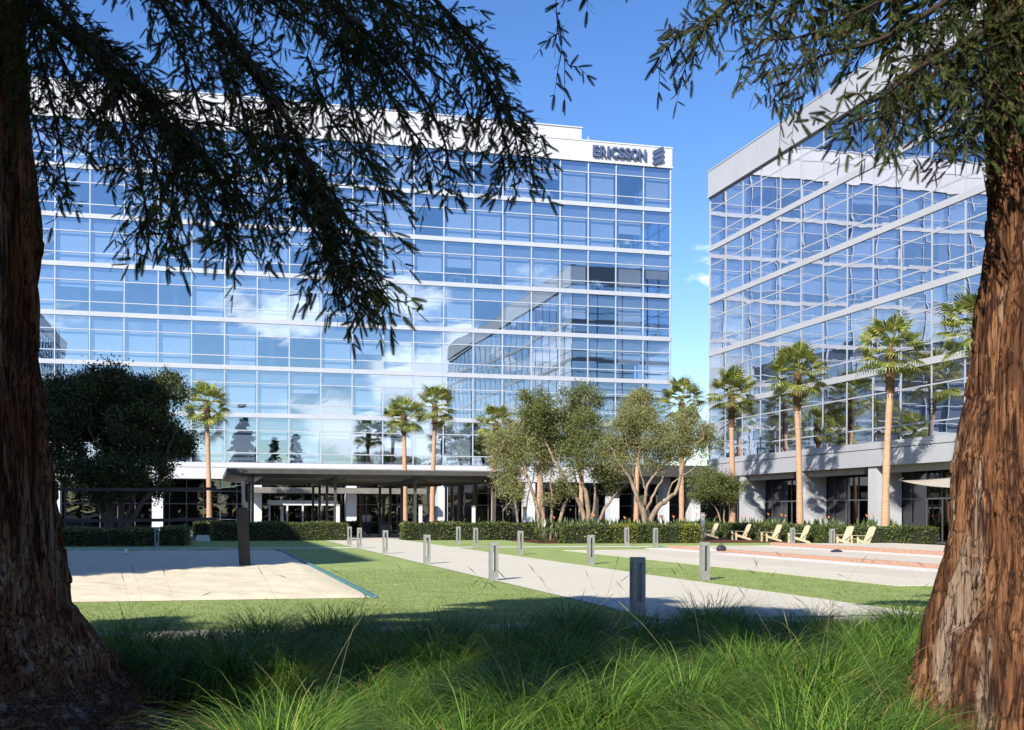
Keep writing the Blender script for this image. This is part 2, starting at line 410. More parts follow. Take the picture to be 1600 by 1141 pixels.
def smoothpts(pts, n=4):                               # Catmull-Rom through a list of tuples
    P_ = [np.array(p, float) for p in pts]
    P_ = [2 * P_[0] - P_[1]] + P_ + [2 * P_[-1] - P_[-2]]
    out = []
    for i in range(1, len(P_) - 2):
        for k in range(n):
            t = k / n
            a, b, c, d = P_[i - 1], P_[i], P_[i + 1], P_[i + 2]
            out.append(0.5 * ((2 * b) + (-a + c) * t + (2 * a - 5 * b + 4 * c - d) * t * t + (-a + 3 * b - 3 * c + d) * t ** 3))
    out.append(P_[-2])
    return out
def unit(a): return a / np.maximum(np.linalg.norm(a, axis=-1, keepdims=True), 1e-9)
def rand_unit(rng, n): return unit(rng.normal(size=(n, 3)))
def diamonds(c, d, L, Wd, rng):                        # one leaf-shaped quad per row
    n = len(c); d = unit(d)
    s = unit(np.cross(d, rand_unit(rng, n)))
    L = np.broadcast_to(np.asarray(L, float), (n,))[:, None]; Wd = np.broadcast_to(np.asarray(Wd, float), (n,))[:, None]
    V = np.stack([c, c + d * L * 0.45 + s * Wd / 2, c + d * L, c + d * L * 0.45 - s * Wd / 2], axis=1).reshape(-1, 3)
    return V, np.arange(4 * n).reshape(n, 4)
def frames(d, rng, up=None, jitter=1.0):               # rotation matrices whose x axis is d, roll random or about up
    n = len(d); d = unit(d)
    r = rand_unit(rng, n) * jitter + (np.array([0, 0, 0]) if up is None else np.array(up))
    y = unit(np.cross(r, d)); z = np.cross(d, y)
    return np.stack([d, y, z], axis=2)
def stamp(tv, tf, pos, R, sc):
    n = len(pos)
    V = np.einsum('nij,kj->nki', R, tv) * np.asarray(sc, float).reshape(-1, 1, 1) + pos[:, None, :]
    Fc = tf[None] + (np.arange(n) * len(tv))[:, None, None]
    return V.reshape(-1, 3), Fc.reshape(-1, tf.shape[1])
class NPB:                                             # gathers numpy chunks of one polygon size
    def __init__(self): self.V, self.F, self.n = [], [], 0
    def add(self, V, Fc):
        self.V.append(np.asarray(V, np.float32).reshape(-1, 3)); self.F.append(np.asarray(Fc) + self.n); self.n += len(self.V[-1])
    def build(self, name, mat, parent=None, smooth=False):
        return link_mesh(name, np_mesh(name, np.concatenate(self.V), np.concatenate(self.F)), mat, parent, smooth)
def vnoise(x, y, perx, seed, stagger=False):            # smooth value noise, periodic in x; stagger shifts each column along y
    rng = np.random.default_rng(seed)
    ny = int(np.ceil(y.max())) + 5
    g = rng.random((perx, ny)); off = rng.random(perx) * (1.0 if stagger else 0.0)
    xi = np.floor(x).astype(int)
    fx = x - xi; fx = fx * fx * (3 - 2 * fx)
    def column(c):
        c = c % perx; yy = y + off[c]
        yi = np.clip(np.floor(yy).astype(int), 0, ny - 2); fy = yy - yi; fy = fy * fy * (3 - 2 * fy)
        return g[c, yi] * (1 - fy) + g[c, yi + 1] * fy
    return column(xi) * (1 - fx) + column(xi + 1) * fx
# ------------------------------------------------------------------ the setting: ground, lawns, paths, courts
def sheet(name, pts, z, mat):                          # flat polygon given in u, v
    mb = MB(); mb.add([W(u, v, z) for u, v in pts], [tuple(range(len(pts)))])
    return tag(mb.build(name, mat), kind='structure')
def rect(u0, u1, v0, v1): return [(u0, v0), (u1, v0), (u1, v1), (u0, v1)]
gm = MB(); gm.add([(-1500, -1500, 0), (1500, -1500, 0), (1500, 1500, 0), (-1500, 1500, 0)], [(0, 1, 2, 3)])
tag(gm.build('ground', M['asphalt']), kind='structure')
sheet('lawn', rect(-40, 37.5, 16.7, 69.5), 0.008, M['lawn'])
sheet('mulch_bed', rect(-40, 45, -30, 13.6), 0.008, M['mulch'])
sheet('sidewalk', rect(-40, 45, 13.6, 16.7), 0.012, M['concrete'])
sheet('garden_soil', rect(17.5, 39.2, 60.6, 84), 0.016, M['mulch'])
sheet('main_path', rect(6.8, 11.5, 16.75, 88), 0.020, M['concrete'])
sheet('cross_path', rect(-40, 37, 53.9, 55.1), 0.016, M['kerb'])
sheet('pavilion_floor', rect(1.2, 19.5, 70.2, 104), 0.014, M['paving'])

# sand court with raked, trodden surface inside a teal edging
rng = np.random.default_rng(5)
NU, NV = 150, 190
su, sv = np.meshgrid(np.linspace(-13.0, 3.1, NU), np.linspace(22.4, 49.6, NV), indexing='ij')
hz = (0.075 * (vnoise((su + 20) * 1.1, (sv) * 1.1, 64, 3) - 0.5) + 0.075 * (vnoise((su + 20) * 2.6, sv * 2.6, 128, 4) - 0.5)
      + 0.05 * (vnoise((su + 20) * 6, sv * 6, 256, 6) - 0.5)) * 0.75 + 0.085
edge = np.minimum(np.minimum(su + 13.0, 3.1 - su), np.minimum(sv - 22.4, 49.6 - sv))
hz = 0.014 + (hz - 0.014) * np.clip(edge / 0.5, 0, 1)
sx = su * CA - sv * SA; sy = su * SA + sv * CA
idx = np.arange(NU * NV).reshape(NU, NV)
fq = np.stack([idx[:-1, :-1], idx[1:, :-1], idx[1:, 1:], idx[:-1, 1:]], -1).reshape(-1, 4)
tag(link_mesh('sand', np_mesh('sand', np.stack([sx, sy, hz], -1), fq), M['sand'], smooth=True), kind='structure')
mb = MB((W(0, 0).x, W(0, 0).y, CA, SA, -SA, CA))
mb.box(3.1, 3.22, 22.28, 49.8, 0, 0.07); mb.box(-13.2, 3.1, 49.6, 49.8, 0, 0.07); mb.box(-13.2, -13.0, 22.4, 49.6, 0, 0.07)
tag(mb.build('court_edging', M['teal'], bevel=0.015), 'low teal edging board framing the pale sand volleyball court', 'edging')

# stepped petanque terraces on the right
mb = MB((0, 0, CA, SA, -SA, CA))
mb.box(15.3, 17.2, 23.5, 49.2, 0.0, 0.03); tag(mb.build('terrace_paving', M['concrete']), kind='structure')
mb = MB((0, 0, CA, SA, -SA, CA))
mb.box(17.2, 19.9, 23.5, 49.2, 0.0, 0.036); mb.box(21.32, 26.3, 23.5, 51.0, 0.0, 0.13); mb.box(26.62, 33.0, 23.5, 51.0, 0.0, 0.24)
tag(mb.build('terrace_gravel', M['granite']), kind='structure')
mb = MB((0, 0, CA, SA, -SA, CA))
mb.box(19.9, 20.98, 23.5, 51.0, 0.0, 0.045); mb.box(25.3, 26.28, 23.5, 51.0, 0.131, 0.14)
tag(mb.build('terrace_band', M['kerb']), kind='structure')
for (u, z, lab) in ((21.0, 0.17, 'low red brick edging along the lower gravel terrace, nearer the main path'),
                    (26.3, 0.29, 'low red brick edging along the upper gravel terrace, nearer the lounge chairs')):
    mb = MB((0, 0, CA, SA, -SA, CA))
    n = 110
    for i in range(n):
        v0 = 23.5 + i * 27.5 / n
        mb.box(u, u + 0.3, v0 + 0.006, v0 + 27.5 / n - 0.006, 0.0, z + 0.004 * math.sin(i * 7.3))
    tag(mb.build('brick_edging', M['brick']), lab, 'edging', 'brick edgings of the terraces')

# ------------------------------------------------------------------ buildings
FIX = random.Random(11)
def storeys(z0, h, n): return [z0 + h * i for i in range(n + 1)]
def curtain_wall(bld, fr, n, mod, zs, gmat, part_rule, blinds=0.8, detail=True, mull=0.045, slabd=9.0, seed=1, fin=0.09):
    """one glazed facade: bands, mullions and transoms as one grid, a window per bay and storey, slabs and blinds behind"""
    R = random.Random(seed)
    L = n * mod
    grid, bands, rest_w, rest_b, slab = MB(fr), MB(fr), MB(fr), MB(fr), MB(fr)
    for z in zs[1:-1]: bands.box(-0.05, L + 0.05, -fin - 0.05, 0.16, z - 0.21, z + 0.19)
    for i in range(len(zs) - 1):
        lo = zs[i] + (0.19 if i else 0.0); hi = zs[i + 1] - (0.21 if i < len(zs) - 2 else 0.0)
        t1 = lo + 0.82; t2 = hi - 1.15
        for b in range(n + 1): grid.box(b * mod - mull, b * mod + mull, -fin, 0.07, lo, hi)
        for b in range(n):
            s0, s1 = b * mod + mull, (b + 1) * mod - mull
            for t in (t1, t2): grid.box(s0, s1, -fin + 0.015, 0.06, t - 0.04, t + 0.04)
            own = part_rule(b, i)
            g = MB(fr) if own else rest_w
            for (a, c) in ((lo, t1 - 0.05), (t1 + 0.05, t2 - 0.05), (t2 + 0.05, hi)):
                j = [R.uniform(-0.003, 0.003) for _ in range(4)]
                g.quad(g.pt(s0, j[0], a), g.pt(s1, j[1], a), g.pt(s1, j[2], c), g.pt(s0, j[3], c))
            if own: win = g.build('window', gmat, bld)
            if detail:
                r = R.random()
                if r < blinds: drop = lo + 0.02 if R.random() < 0.72 else lerp(t1, t2, R.choice((0.05, 0.35, 0.6)))
                elif r < blinds + 0.08: drop = t2 - 0.55
                else: drop = None
                if drop is not None:
                    q = MB(fr) if own else rest_b
                    q.box(s0 + 0.10, s1 - 0.10, 0.30, 0.32, drop, t2 - 0.02)
                    if own: q.build('blind', M['blind'], win)
                # dropped ceiling edge behind the upper pane
                slab.box(s0, s1, 0.20, 0.26, t2 + 0.10, hi)
    for z in zs[:-1]: slab.box(0.05, L - 0.05, 0.2, slabd, z - 0.2, z + 0.2)
    bands.build('spandrel_band', M['band_white'] if bld.get('tone') == 'white' else M['grey_band'], bld)
    grid.build('mullion_grid', M['mullion'] if bld.get('tone') == 'white' else M['grey_mullion'], bld)
    slab.build('floor_slab', M['slab'], bld)
    for m_, nm, mt in ((rest_w, 'window', gmat), (rest_b, 'blind', M['blind'])):
        if m_.v: tag(m_.build(nm, mt, bld), kind='stuff')

# far building (behind the pavilion)
ZL = storeys(6.1, 4.2, 7)
far = thing('office_building', 'long white and blue glass office block across the back, behind the dark pavilion', 'building', W(43.9, 106.2), ROT)
far['tone'] = 'white'
NL, ML = 25, 31.0 / 11
frF = (-NL * ML, 0, 1, 0, 0, 1)
curtain_wall(far, frF, NL, ML, ZL, M['glass_far'], lambda b, i: b >= NL - 14, 0.66, seed=3)
frE = (0, 0, 0, 1, -1, 0)
curtain_wall(far, frE, 10, 3.0, ZL, M['glass_far'], lambda b, i: False, 0.5, detail=False, slabd=2.0, seed=4)
L = NL * ML
mb = MB(frF)
mb.box(0, L + 0.12, -0.15, 0.4, 35.5, 37.3); mb.box(0, L + 0.2, -0.22, 0.0, 35.36, 35.52); mb.box(0, L + 0.18, -0.2, 0.45, 37.3, 37.42)
for b in range(0, NL + 1):                              # joints between the parapet panels stand slightly proud
    mb.box(b * ML - 0.012, b * ML + 0.012, -0.156, -0.149, 35.55, 37.28)
for b in range(1, NL, 3): mb.box(b * ML, b * ML + 0.05, 0.1, 0.15, 37.42, 37.85)
mb.build('parapet', M['white'], far)
mb = MB(frF)
mb.box(0.5, L - 8.0, 3.5, 20, 36.5, 39.75); mb.box(0.4, L - 7.9, 3.4, 20.1, 39.75, 39.85)
for b in range(0, NL - 3, 1): mb.box(b * ML + 0.5, b * ML + 0.53, 3.49, 3.52, 36.6, 39.7)
mb.build('roof_screen', M['white'], far)
mb = MB(frF); mb.box(0.2, L - 0.2, 0.41, 29.8, 36.4, 36.6); mb.box(0.3, L - 0.3, 0.5, 29.5, 35.2, 35.4); mb.build('roof', M['slab'], far)
mb = MB(frF); mb.box(0, L + 0.1, -0.1, 3.0, 4.6, 5.6); mb.box(0, L + 0.12, -0.14, 0.3, 5.62, 6.06); mb.build('fascia', M['white'], far)
mb = MB(frF); mb.box(0.1, L - 0.2, 9.2, 9.4, 0, 35.3); mb.build('inner_wall', M['inside'], far)
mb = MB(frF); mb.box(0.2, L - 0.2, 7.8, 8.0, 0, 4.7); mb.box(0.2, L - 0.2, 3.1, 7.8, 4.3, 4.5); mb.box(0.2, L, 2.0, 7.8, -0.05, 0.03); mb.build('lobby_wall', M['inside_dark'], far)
mb = MB(frF)
for k in range(-1, 9):
    s = L - 31.0 - 8.4545 * (4 - k) if False else L - 31.0 + (k - 4) * 8.4545
    if 0.5 < s < L - 0.5: mb.tube([mb.pt(s + 1.4, 3.6, 4.5), mb.pt(s + 1.4, 3.6, 35.2)], 0.32, 14)
mb.build('interior_column', M['column'], far, smooth=True)
# the pieces of an office one makes out through the clear panes of the upper corner
mb = MB(frF); R = random.Random(8)
for i in range(3, 7):
    z = ZL[i] + 0.2
    for b in range(NL - 12, NL):
        if R.random() < 0.75:
            s = b * ML + R.uniform(0.3, 1.0)
            mb.box(s, s + 1.5, 0.9, 1.6, z + 0.70, z + 0.74)
            mb.box(s + 0.05, s + 0.1, 0.95, 1.55, z, z + 0.7); mb.box(s + 1.4, s + 1.45, 0.95, 1.55, z, z + 0.7)
            mb.box(s + 0.4, s + 0.95, 1.2, 1.24, z + 0.9, z + 1.25); mb.box(s + 0.65, s + 0.7, 1.2, 1.24, z + 0.74, z + 0.9)
            if R.random() < 0.5: mb.box(s + 0.5, s + 1.0, 0.4, 0.46, z + 0.45, z + 1.0); mb.box(s + 0.5, s + 1.0, 0.4, 0.85, z + 0.42, z + 0.47)
mb.build('office_desk', M['column'], far)
mb = MB(frF)
for i in range(2, 7):
    for b in range(NL - 14, NL):
        for d in (1.4, 3.6, 5.8): mb.box(b * ML + 0.7, b * ML + 1.9, d, d + 0.28, ZL[i + 1] - 0.98, ZL[i + 1] - 0.94)
mb.build('ceiling_light', M['column'], far)
# ground floor: piers on the facade line, recessed dark glazing
mb = MB(frF)
for k in range(-5, 5):
    s = L - 31.0 + k * 8.4545
    if s > 0:
        mb = MB(frF); mb.box(s - 0.46, s + 0.46, 0.02, 1.5, 0, 4.6); mb.box(s - 0.008, s + 0.008, 0.012, 0.021, 0, 4.6); mb.build('pier', M['pier_white'], far)
mb = MB(frF); mb.box(L - 0.6, L, 0.02, 1.5, 0, 4.6); mb.build('pier', M['pier_white'], far)
mb = MB(frF); fr_ = MB(frF)
nb = 48
for b in range(nb):
    s0 = b * L / nb; s1 = s0 + L / nb
    for (a, c) in ((0.05, 2.35), (2.45, 3.5), (3.6, 4.55)): mb.quad(mb.pt(s0 + 0.04, 2.5, a), mb.pt(s1 - 0.04, 2.5, a), mb.pt(s1 - 0.04, 2.5, c), mb.pt(s0 + 0.04, 2.5, c))
    fr_.box(s0 - 0.04, s0 + 0.04, 2.44, 2.56, 0, 4.6)
for z in (2.4, 3.55): fr_.box(0, L, 2.45, 2.55, z - 0.045, z + 0.045)
mb.build('ground_glazing', M['glass_ground'], far)
fr_.build('ground_frame', M['darkframe'], far)
# entrance: canopy slab, pale door frames and the bright orange lobby wall behind
mb = MB(frF); s = L - 31.0
mb.box(s - 9.5, s + 6.5, -2.2, 0.0, 3.35, 3.85); mb.build('entrance_canopy', M['bronze_light'], far)
mb = MB(frF)
for q in (-7.2, -5.6, -4.2, -2.6, -1.2): mb.box(s + q - 0.07, s + q + 0.07, 2.2, 2.42, 0, 2.5)
mb.box(s - 7.4, s - 1.0, 2.2, 2.42, 2.3, 2.75); mb.build('door_frame', M['pier_white'], far)
mb = MB(frF); mb.box(s - 4.3, s - 3.4, 5.0, 5.2, 0, 2.6); mb.build('lobby_panel', M['orange_wall'], far)

# company sign on the parapet: eight raised letters and the three-bar emblem
sg = thing('company_sign', 'dark blue raised company lettering with slanted three-bar emblem on the white parapet', 'sign', W(43.9, 106.2), ROT)
def s_at(px):                                          # distance along the far facade (0 = right corner) at pixel column px
    k = (px - HX) / F
    u = 106.2 * (SA + CA * k) / (CA - SA * k)
    return u - 43.9
words = 'ERICSSON'
xs = np.array([923, 934, 945.5, 951, 962.5, 972, 981.5, 994]); xe = np.array([932, 944, 949, 961.5, 972, 981.5, 993.5, 1005.5])
for ch, a, b in zip(words, xs, xe):
    cu = bpy.data.curves.new('letter', 'FONT'); cu.body = ch; cu.size = 1.0; cu.extrude = 0.10; cu.offset = 0.035; cu.resolution_u = 6
    tmp = bpy.data.objects.new('letter', cu)
    me = bpy.data.meshes.new_from_object(tmp)
    bpy.data.objects.remove(tmp)
    co = np.empty(len(me.vertices) * 3, np.float32); me.vertices.foreach_get('co', co); co = co.reshape(-1, 3)
    lo, hi = co.min(0), co.max(0)
    s0, s1 = s_at(a), s_at(b)
    X = s0 + (co[:, 0] - lo[0]) / (hi[0] - lo[0]) * (s1 - s0)
    Zz = 35.86 + (co[:, 1] - lo[1]) / (hi[1] - lo[1]) * 1.06
    Y = -0.30 - co[:, 2]
    me.vertices.foreach_set('co', np.stack([X, Y, Zz], 1).ravel().astype(np.float32)); me.update()
    link_mesh('letter', me, M['sign_blue'], sg)
mb = MB()
e0, e1 = s_at(1016), s_at(1033)
for k in range(3):                                     # three slanted bars with rounded ends
    zc = 35.72 + k * 0.50; n = 10; ring = []
    hw = 0.20
    for t in range(n + 1):
        th = math.pi / 2 + math.pi * t / n; ring.append((e0 + 0.16 + 0.16 * math.cos(th), zc + hw * math.sin(th)))
    for t in range(n + 1):
        th = -math.pi / 2 + math.pi * t / n; ring.append((e1 - 0.16 + 0.16 * math.cos(th), zc + 0.42 + hw * math.sin(th)))
    m = len(ring)
    mb.add([(x, -0.42, z) for x, z in ring] + [(x, -0.18, z) for x, z in ring],
           [tuple(range(m)), tuple(range(2 * m - 1, m - 1, -1))] + [(i, (i + 1) % m, m + (i + 1) % m, m + i) for i in range(m)])
mb.build('emblem', M['sign_blue'], sg)

# right building
ZR = storeys(6.1, 4.28, 5)
rb = thing('office_building', 'pale grey and blue glass office block on the right, its glazing mirroring wavy white lines', 'building', W(39.75, 87.7), ROT)
rb['tone'] = 'grey'
NR, MR = 23, 3.0
LR = NR * MR
frR = (0, 0, 0, -1, 1, 0)                              # s runs from the far corner towards the camera
curtain_wall(rb, frR, NR, MR, ZR, M['glass_right'], lambda b, i: b < 14, 0.45, mull=0.034, seed=7, fin=0.035)
frN = (0, 0, 1, 0, 0, -1)
curtain_wall(rb, frN, 10, 3.0, ZR, M['glass_right'], lambda b, i: False, 0.4, detail=False, slabd=2.0, seed=8)
frS = (0, -LR, 1, 0, 0, 1)
curtain_wall(rb, frS, 10, 3.0, ZR, M['glass_right'], lambda b, i: False, 0.4, detail=False, slabd=2.0, seed=9)
mb = MB()
mb.box(-0.16, 0.4, -LR - 0.1, 0.1, 27.5, 29.5); mb.box(-0.24, 0.0, -LR - 0.1, 0.14, 27.36, 27.52)
mb.box(0.4, 30, -0.4, 0.1, 27.5, 29.5); mb.box(0.4, 30, -LR - 0.1, -LR + 0.3, 27.5, 29.5)
for b in range(NR): mb.box(-0.166, -0.159, -b * MR - 0.012, -b * MR + 0.012, 27.55, 29.45)
mb.box(-0.2, 0.45, -LR - 0.14, 0.14, 29.5, 29.6)
mb.build('parapet', M['grey_panel'], rb)
mb = MB(); mb.box(0.41, 30, -LR + 0.31, -0.41, 28.4, 28.6); mb.box(0.3, 30, -LR + 0.3, -0.3, 27.2, 27.4); mb.build('roof', M['slab'], rb)
mb = MB(); mb.box(-0.12, 0.30, -LR - 0.1, 0.1, 4.6, 5.62); mb.box(-0.16, 0.32, -LR - 0.1, 0.14, 5.66, 6.08); mb.box(0.30, 30, -0.25, 0.1, 4.6, 6.06)
for b in range(0, NR): mb.box(-0.126, -0.119, -b * MR - 0.012, -b * MR + 0.012, 4.62, 5.6)
mb.build('fascia', M['grey_panel'], rb)
mb = MB(); mb.box(0.3, 29, -LR + 0.2, -0.3, 4.62, 4.9); mb.build('soffit', M['pier_grey'], rb)
mb = MB(); mb.box(9.2, 9.4, -LR + 0.3, -0.3, 0, 27.2); mb.build('inner_wall', M['inside'], rb)
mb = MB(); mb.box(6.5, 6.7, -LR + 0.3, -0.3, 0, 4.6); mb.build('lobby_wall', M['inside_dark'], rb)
def s_right(px):                                       # distance from the far corner at pixel column px on the right facade
    return 87.7 - UV(*on_u(px, 39.75).to_2d())[1]
pier_v = [s_right(1155), s_right(1155) + 9.0, s_right(1155) + 18.0, s_right(1155) + 27.0, s_right(1155) + 36.0, s_right(1155) + 45.0, s_right(1155) + 54.0]
for s in pier_v:
    mb = MB(frR); mb.box(s, s + 0.95, 0.0, 1.75, 0, 4.6); mb.build('pier', M['pier_grey'], rb)
mb = MB(frR)
for s in pier_v:
    mb.box(s + 0.97, s + 8.0, 0.32, 0.52, 4.18, 4.6)
mb.build('roller_screen', M['beige'], rb)
mb = MB(frR); fr_ = MB(frR)
for b in range(46):
    s0, s1 = b * 1.5, b * 1.5 + 1.5
    for (a, c) in ((0.05, 2.55), (2.65, 4.55)): mb.quad(mb.pt(s0 + 0.03, 1.8, a), mb.pt(s1 - 0.03, 1.8, a), mb.pt(s1 - 0.03, 1.8, c), mb.pt(s0 + 0.03, 1.8, c))
    fr_.box(s0 - 0.03, s0 + 0.03, 1.75, 1.85, 0, 4.6)
fr_.box(0, LR, 1.75, 1.85, 2.55, 2.65); fr_.box(0, LR, 1.75, 1.85, 0, 0.06)
mb.build('ground_glazing', M['glass_ground'], rb)
fr_.build('ground_frame', M['darkframe'], rb)
mb = MB(frR)
for k in range(8): mb.tube([mb.pt(4.3 + k * 9, 4.2, 4.8), mb.pt(4.3 + k * 9, 4.2, 27.3)], 0.35, 14)
mb.build('interior_column', M['column'], rb, smooth=True)

# third building of the campus, outside the picture on the left: it throws the long shade on the court and shows in the glass
tb = thing('office_building', 'glass office block outside the picture, beside the sand court, mirrored in the far glazing', 'building', W(-22.5, 8.4), ROT)
tb['tone'] = 'grey'
fr3 = (0, 0, 0, 1, -1, 0)
curtain_wall(tb, fr3, 14, 2.95, ZR, M['glass_right'], lambda b, i: False, 0.3, detail=False, slabd=6.0, seed=21)
mb = MB(); mb.box(-30, 0.15, -0.15, 41.5, 27.5, 29.4); mb.box(-30, 0.1, -0.1, 41.4, 4.6, 6.08); mb.build('parapet', M['grey_panel'], tb)
mb = MB(); mb.box(-30, -6, 0.2, 41, 0, 27.5); mb.box(-6.0, -0.4, 0.0, 0.25, 0, 27.5); mb.box(-6, -0.4, 41.0, 41.25, 0, 27.5); mb.box(-6, -2, 0.26, 40.9, 0.0, 4.6); mb.build('wall', M['grey_panel'], tb)

# dark single-storey link between the two blocks
lk = thing('link_building', 'low dark glazed passage closing the gap between the two office blocks', 'building', W(36, 104), ROT)
mb = MB(); mb.box(0, 34, 0, 12, 5.2, 6.3); mb.build('roof', M['bronze'], lk)
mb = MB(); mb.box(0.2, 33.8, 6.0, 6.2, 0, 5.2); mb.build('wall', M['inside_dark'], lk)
mb = MB()
for k in range(12): mb.box(0.4 + 2.9 * k, 0.52 + 2.9 * k, 5.7, 5.9, 0, 5.2)
mb.box(0.2, 33.8, 5.74, 5.86, 2.5, 2.6); mb.build('frame', M['darkframe'], lk)

# ------------------------------------------------------------------ pavilion over the entrance walk
pv = thing('pavilion', 'flat dark bronze canopy on slim square posts in front of the entrance', 'pavilion', W(1.25, 71.4), ROT)
mb = MB()                                              # roof with bevelled, tapering eaves
UR, VR = 18.15, 17.6
def prism(mb, u0, u1, v0, v1, ub0, ub1, vb0, vb1, z0, z1):
    mb.add([(ub0, vb0, z0), (ub1, vb0, z0), (ub1, vb1, z0), (ub0, vb1, z0), (u0, v0, z1), (u1, v0, z1), (u1, v1, z1), (u0, v1, z1)],
           [(0, 3, 2, 1), (4, 5, 6, 7), (0, 1, 5, 4), (1, 2, 6, 5), (2, 3, 7, 6), (3, 0, 4, 7)])
mb.box(0, UR, 0, VR, 3.98, 4.28)
prism(mb, 0.05, UR - 0.05, 0.05, VR - 0.05, 0.9, UR - 1.2, 0.9, VR - 0.9, 3.80, 3.975)
mb.build('roof', M['bronze'], pv)
mb = MB()
for k in range(34):                                    # slatted soffit in bays
    v = 1.2 + k * 0.48
    for u0 in (1.9, 6.9, 12.0):
        if k % 9 < 6: mb.box(u0 + 0.3, u0 + 3.9, v, v + 0.10, 3.66, 3.795)
mb.build('soffit_slat', M['bronze_light'], pv)
mb = MB()
for u in (1.55, 6.55, 11.55, 16.65): mb.box(u - 0.09, u + 0.09, 0.6, VR - 0.6, 3.62, 3.797)
mb.build('beam', M['bronze'], pv)
for u in (1.55, 6.55, 11.55, 16.65):
    for v in (1.1, 6.2, 11.3, 16.4):
        mb = MB(); mb.box(u - 0.085, u + 0.085, v - 0.085, v + 0.085, 0, 3.62); po = mb.build('post', M['bronze'], pv, bevel=0.01)
        mb = MB(); mb.box(u - 0.16, u + 0.16, v - 0.16, v - 0.086, 0, 0.03); mb.box(u - 0.16, u + 0.16, v + 0.086, v + 0.16, 0, 0.03); mb.box(u - 0.16, u - 0.086, v - 0.086, v + 0.086, 0, 0.03); mb.box(u + 0.086, u + 0.16, v - 0.086, v + 0.086, 0, 0.03); mb.build('base_plate', M['bronze'], po)
# ------------------------------------------------------------------ redwoods: trunks with furrowed bark, crowns of needle sprays
def sprig_template(pairs, l, base=0.035, ang=0.10):
    V, Fc = [], []
    def tri(a, b, c): n = len(V); V.extend([a, b, c]); Fc.append((n, n + 1, n + 2))
    for k in range(pairs):
        t = 0.06 + 0.88 * k / (pairs - 1)
        e = l * (0.45 + 0.75 * math.sin(math.pi * (0.12 + 0.80 * t)))
        for s in (-1, 1): tri((t - base, 0, 0), (t + base, 0, 0), (t + ang, s * e, -0.03))
    tri((0.90, -0.03, 0), (0.90, 0.03, 0), (1.08, 0, -0.02))
    tri((0, -0.012, 0), (0, 0.012, 0), (1, 0.005, 0)); tri((0, -0.012, 0), (1, 0.005, 0), (1, -0.005, 0))
    return np.array(V, float), np.array(Fc)
SPRIG = sprig_template(9, 0.155, 0.066, 0.16)
SPRAY = sprig_template(7, 0.30, 0.075, 0.16)

def add_bough(fol, wood, pts, rng, r0=0.03, step=0.047, tw=(0.16, 0.46), sp=(0.055, 0.11), gap=0.026, droop=0.95, start=0.0):
    """one limb: drooping side twigs along it, each dressed with needle sprigs"""
    pts = [np.array(p, float) for p in pts]
    pts = smoothpts(pts, 5)
    A = np.array(pts)
    seg = np.linalg.norm(np.diff(A, axis=0), axis=1); cum = np.concatenate([[0], np.cumsum(seg)]); Ltot = cum[-1]
    wood.tube(pts, [lerp(r0 * 0.62, 0.003, i / (len(pts) - 1)) for i in range(len(pts))], 6)
    s = start * Ltot
    C, D, S = [], [], []
    while s < Ltot:
        i = min(np.searchsorted(cum, s, 'right') - 1, len(seg) - 1)
        p = lerp(A[i], A[i + 1], (s - cum[i]) / max(seg[i], 1e-6)); t = unit(A[i + 1] - A[i])
        side = unit(rng.normal(size=3) * np.array([1, 1, 0.55]))
        side = side - t * side.dot(t)
        d = unit(side * 0.85 + t * rng.uniform(0.15, 0.8) + np.array([0, 0, -0.12]))
        l = rng.uniform(*tw) * (1.0 - 0.45 * s / Ltot)
        n = max(3, int(l / gap)); k = np.linspace(0, 1, n)[:, None]
        drp = droop * rng.uniform(0.4, 1.15)
        q = p + d * k * l + np.array([0, 0, -1.0]) * drp * 0.5 * l * k ** 2
        tang = unit(d * l + np.array([0, 0, -1.0]) * drp * l * k)
        wood.tube([q[0], q[n // 2], q[-1]], [0.0045, 0.003, 0.0012], 3, cap=False)
        sd = unit(np.cross(tang, rand_unit(rng, n)))
        sg = np.where(np.arange(n) % 2 == 0, 1.0, -1.0)[:, None]
        C.append(q); D.append(unit(tang * 0.75 + sd * sg * 0.75 + rng.normal(size=(n, 3)) * 0.28 + np.array([0, 0, -0.16])))
        S.append(rng.uniform(sp[0], sp[1], n))
        C.append(q[-1:]); D.append(tang[-1:]); S.append(np.array([sp[1]]))
        s += step * rng.uniform(0.5, 1.5)
    C, D, S = np.concatenate(C), np.concatenate(D), np.concatenate(S)
    V, Fc = stamp(*SPRIG, C, frames(D, rng), S)
    fol.add(V, Fc)

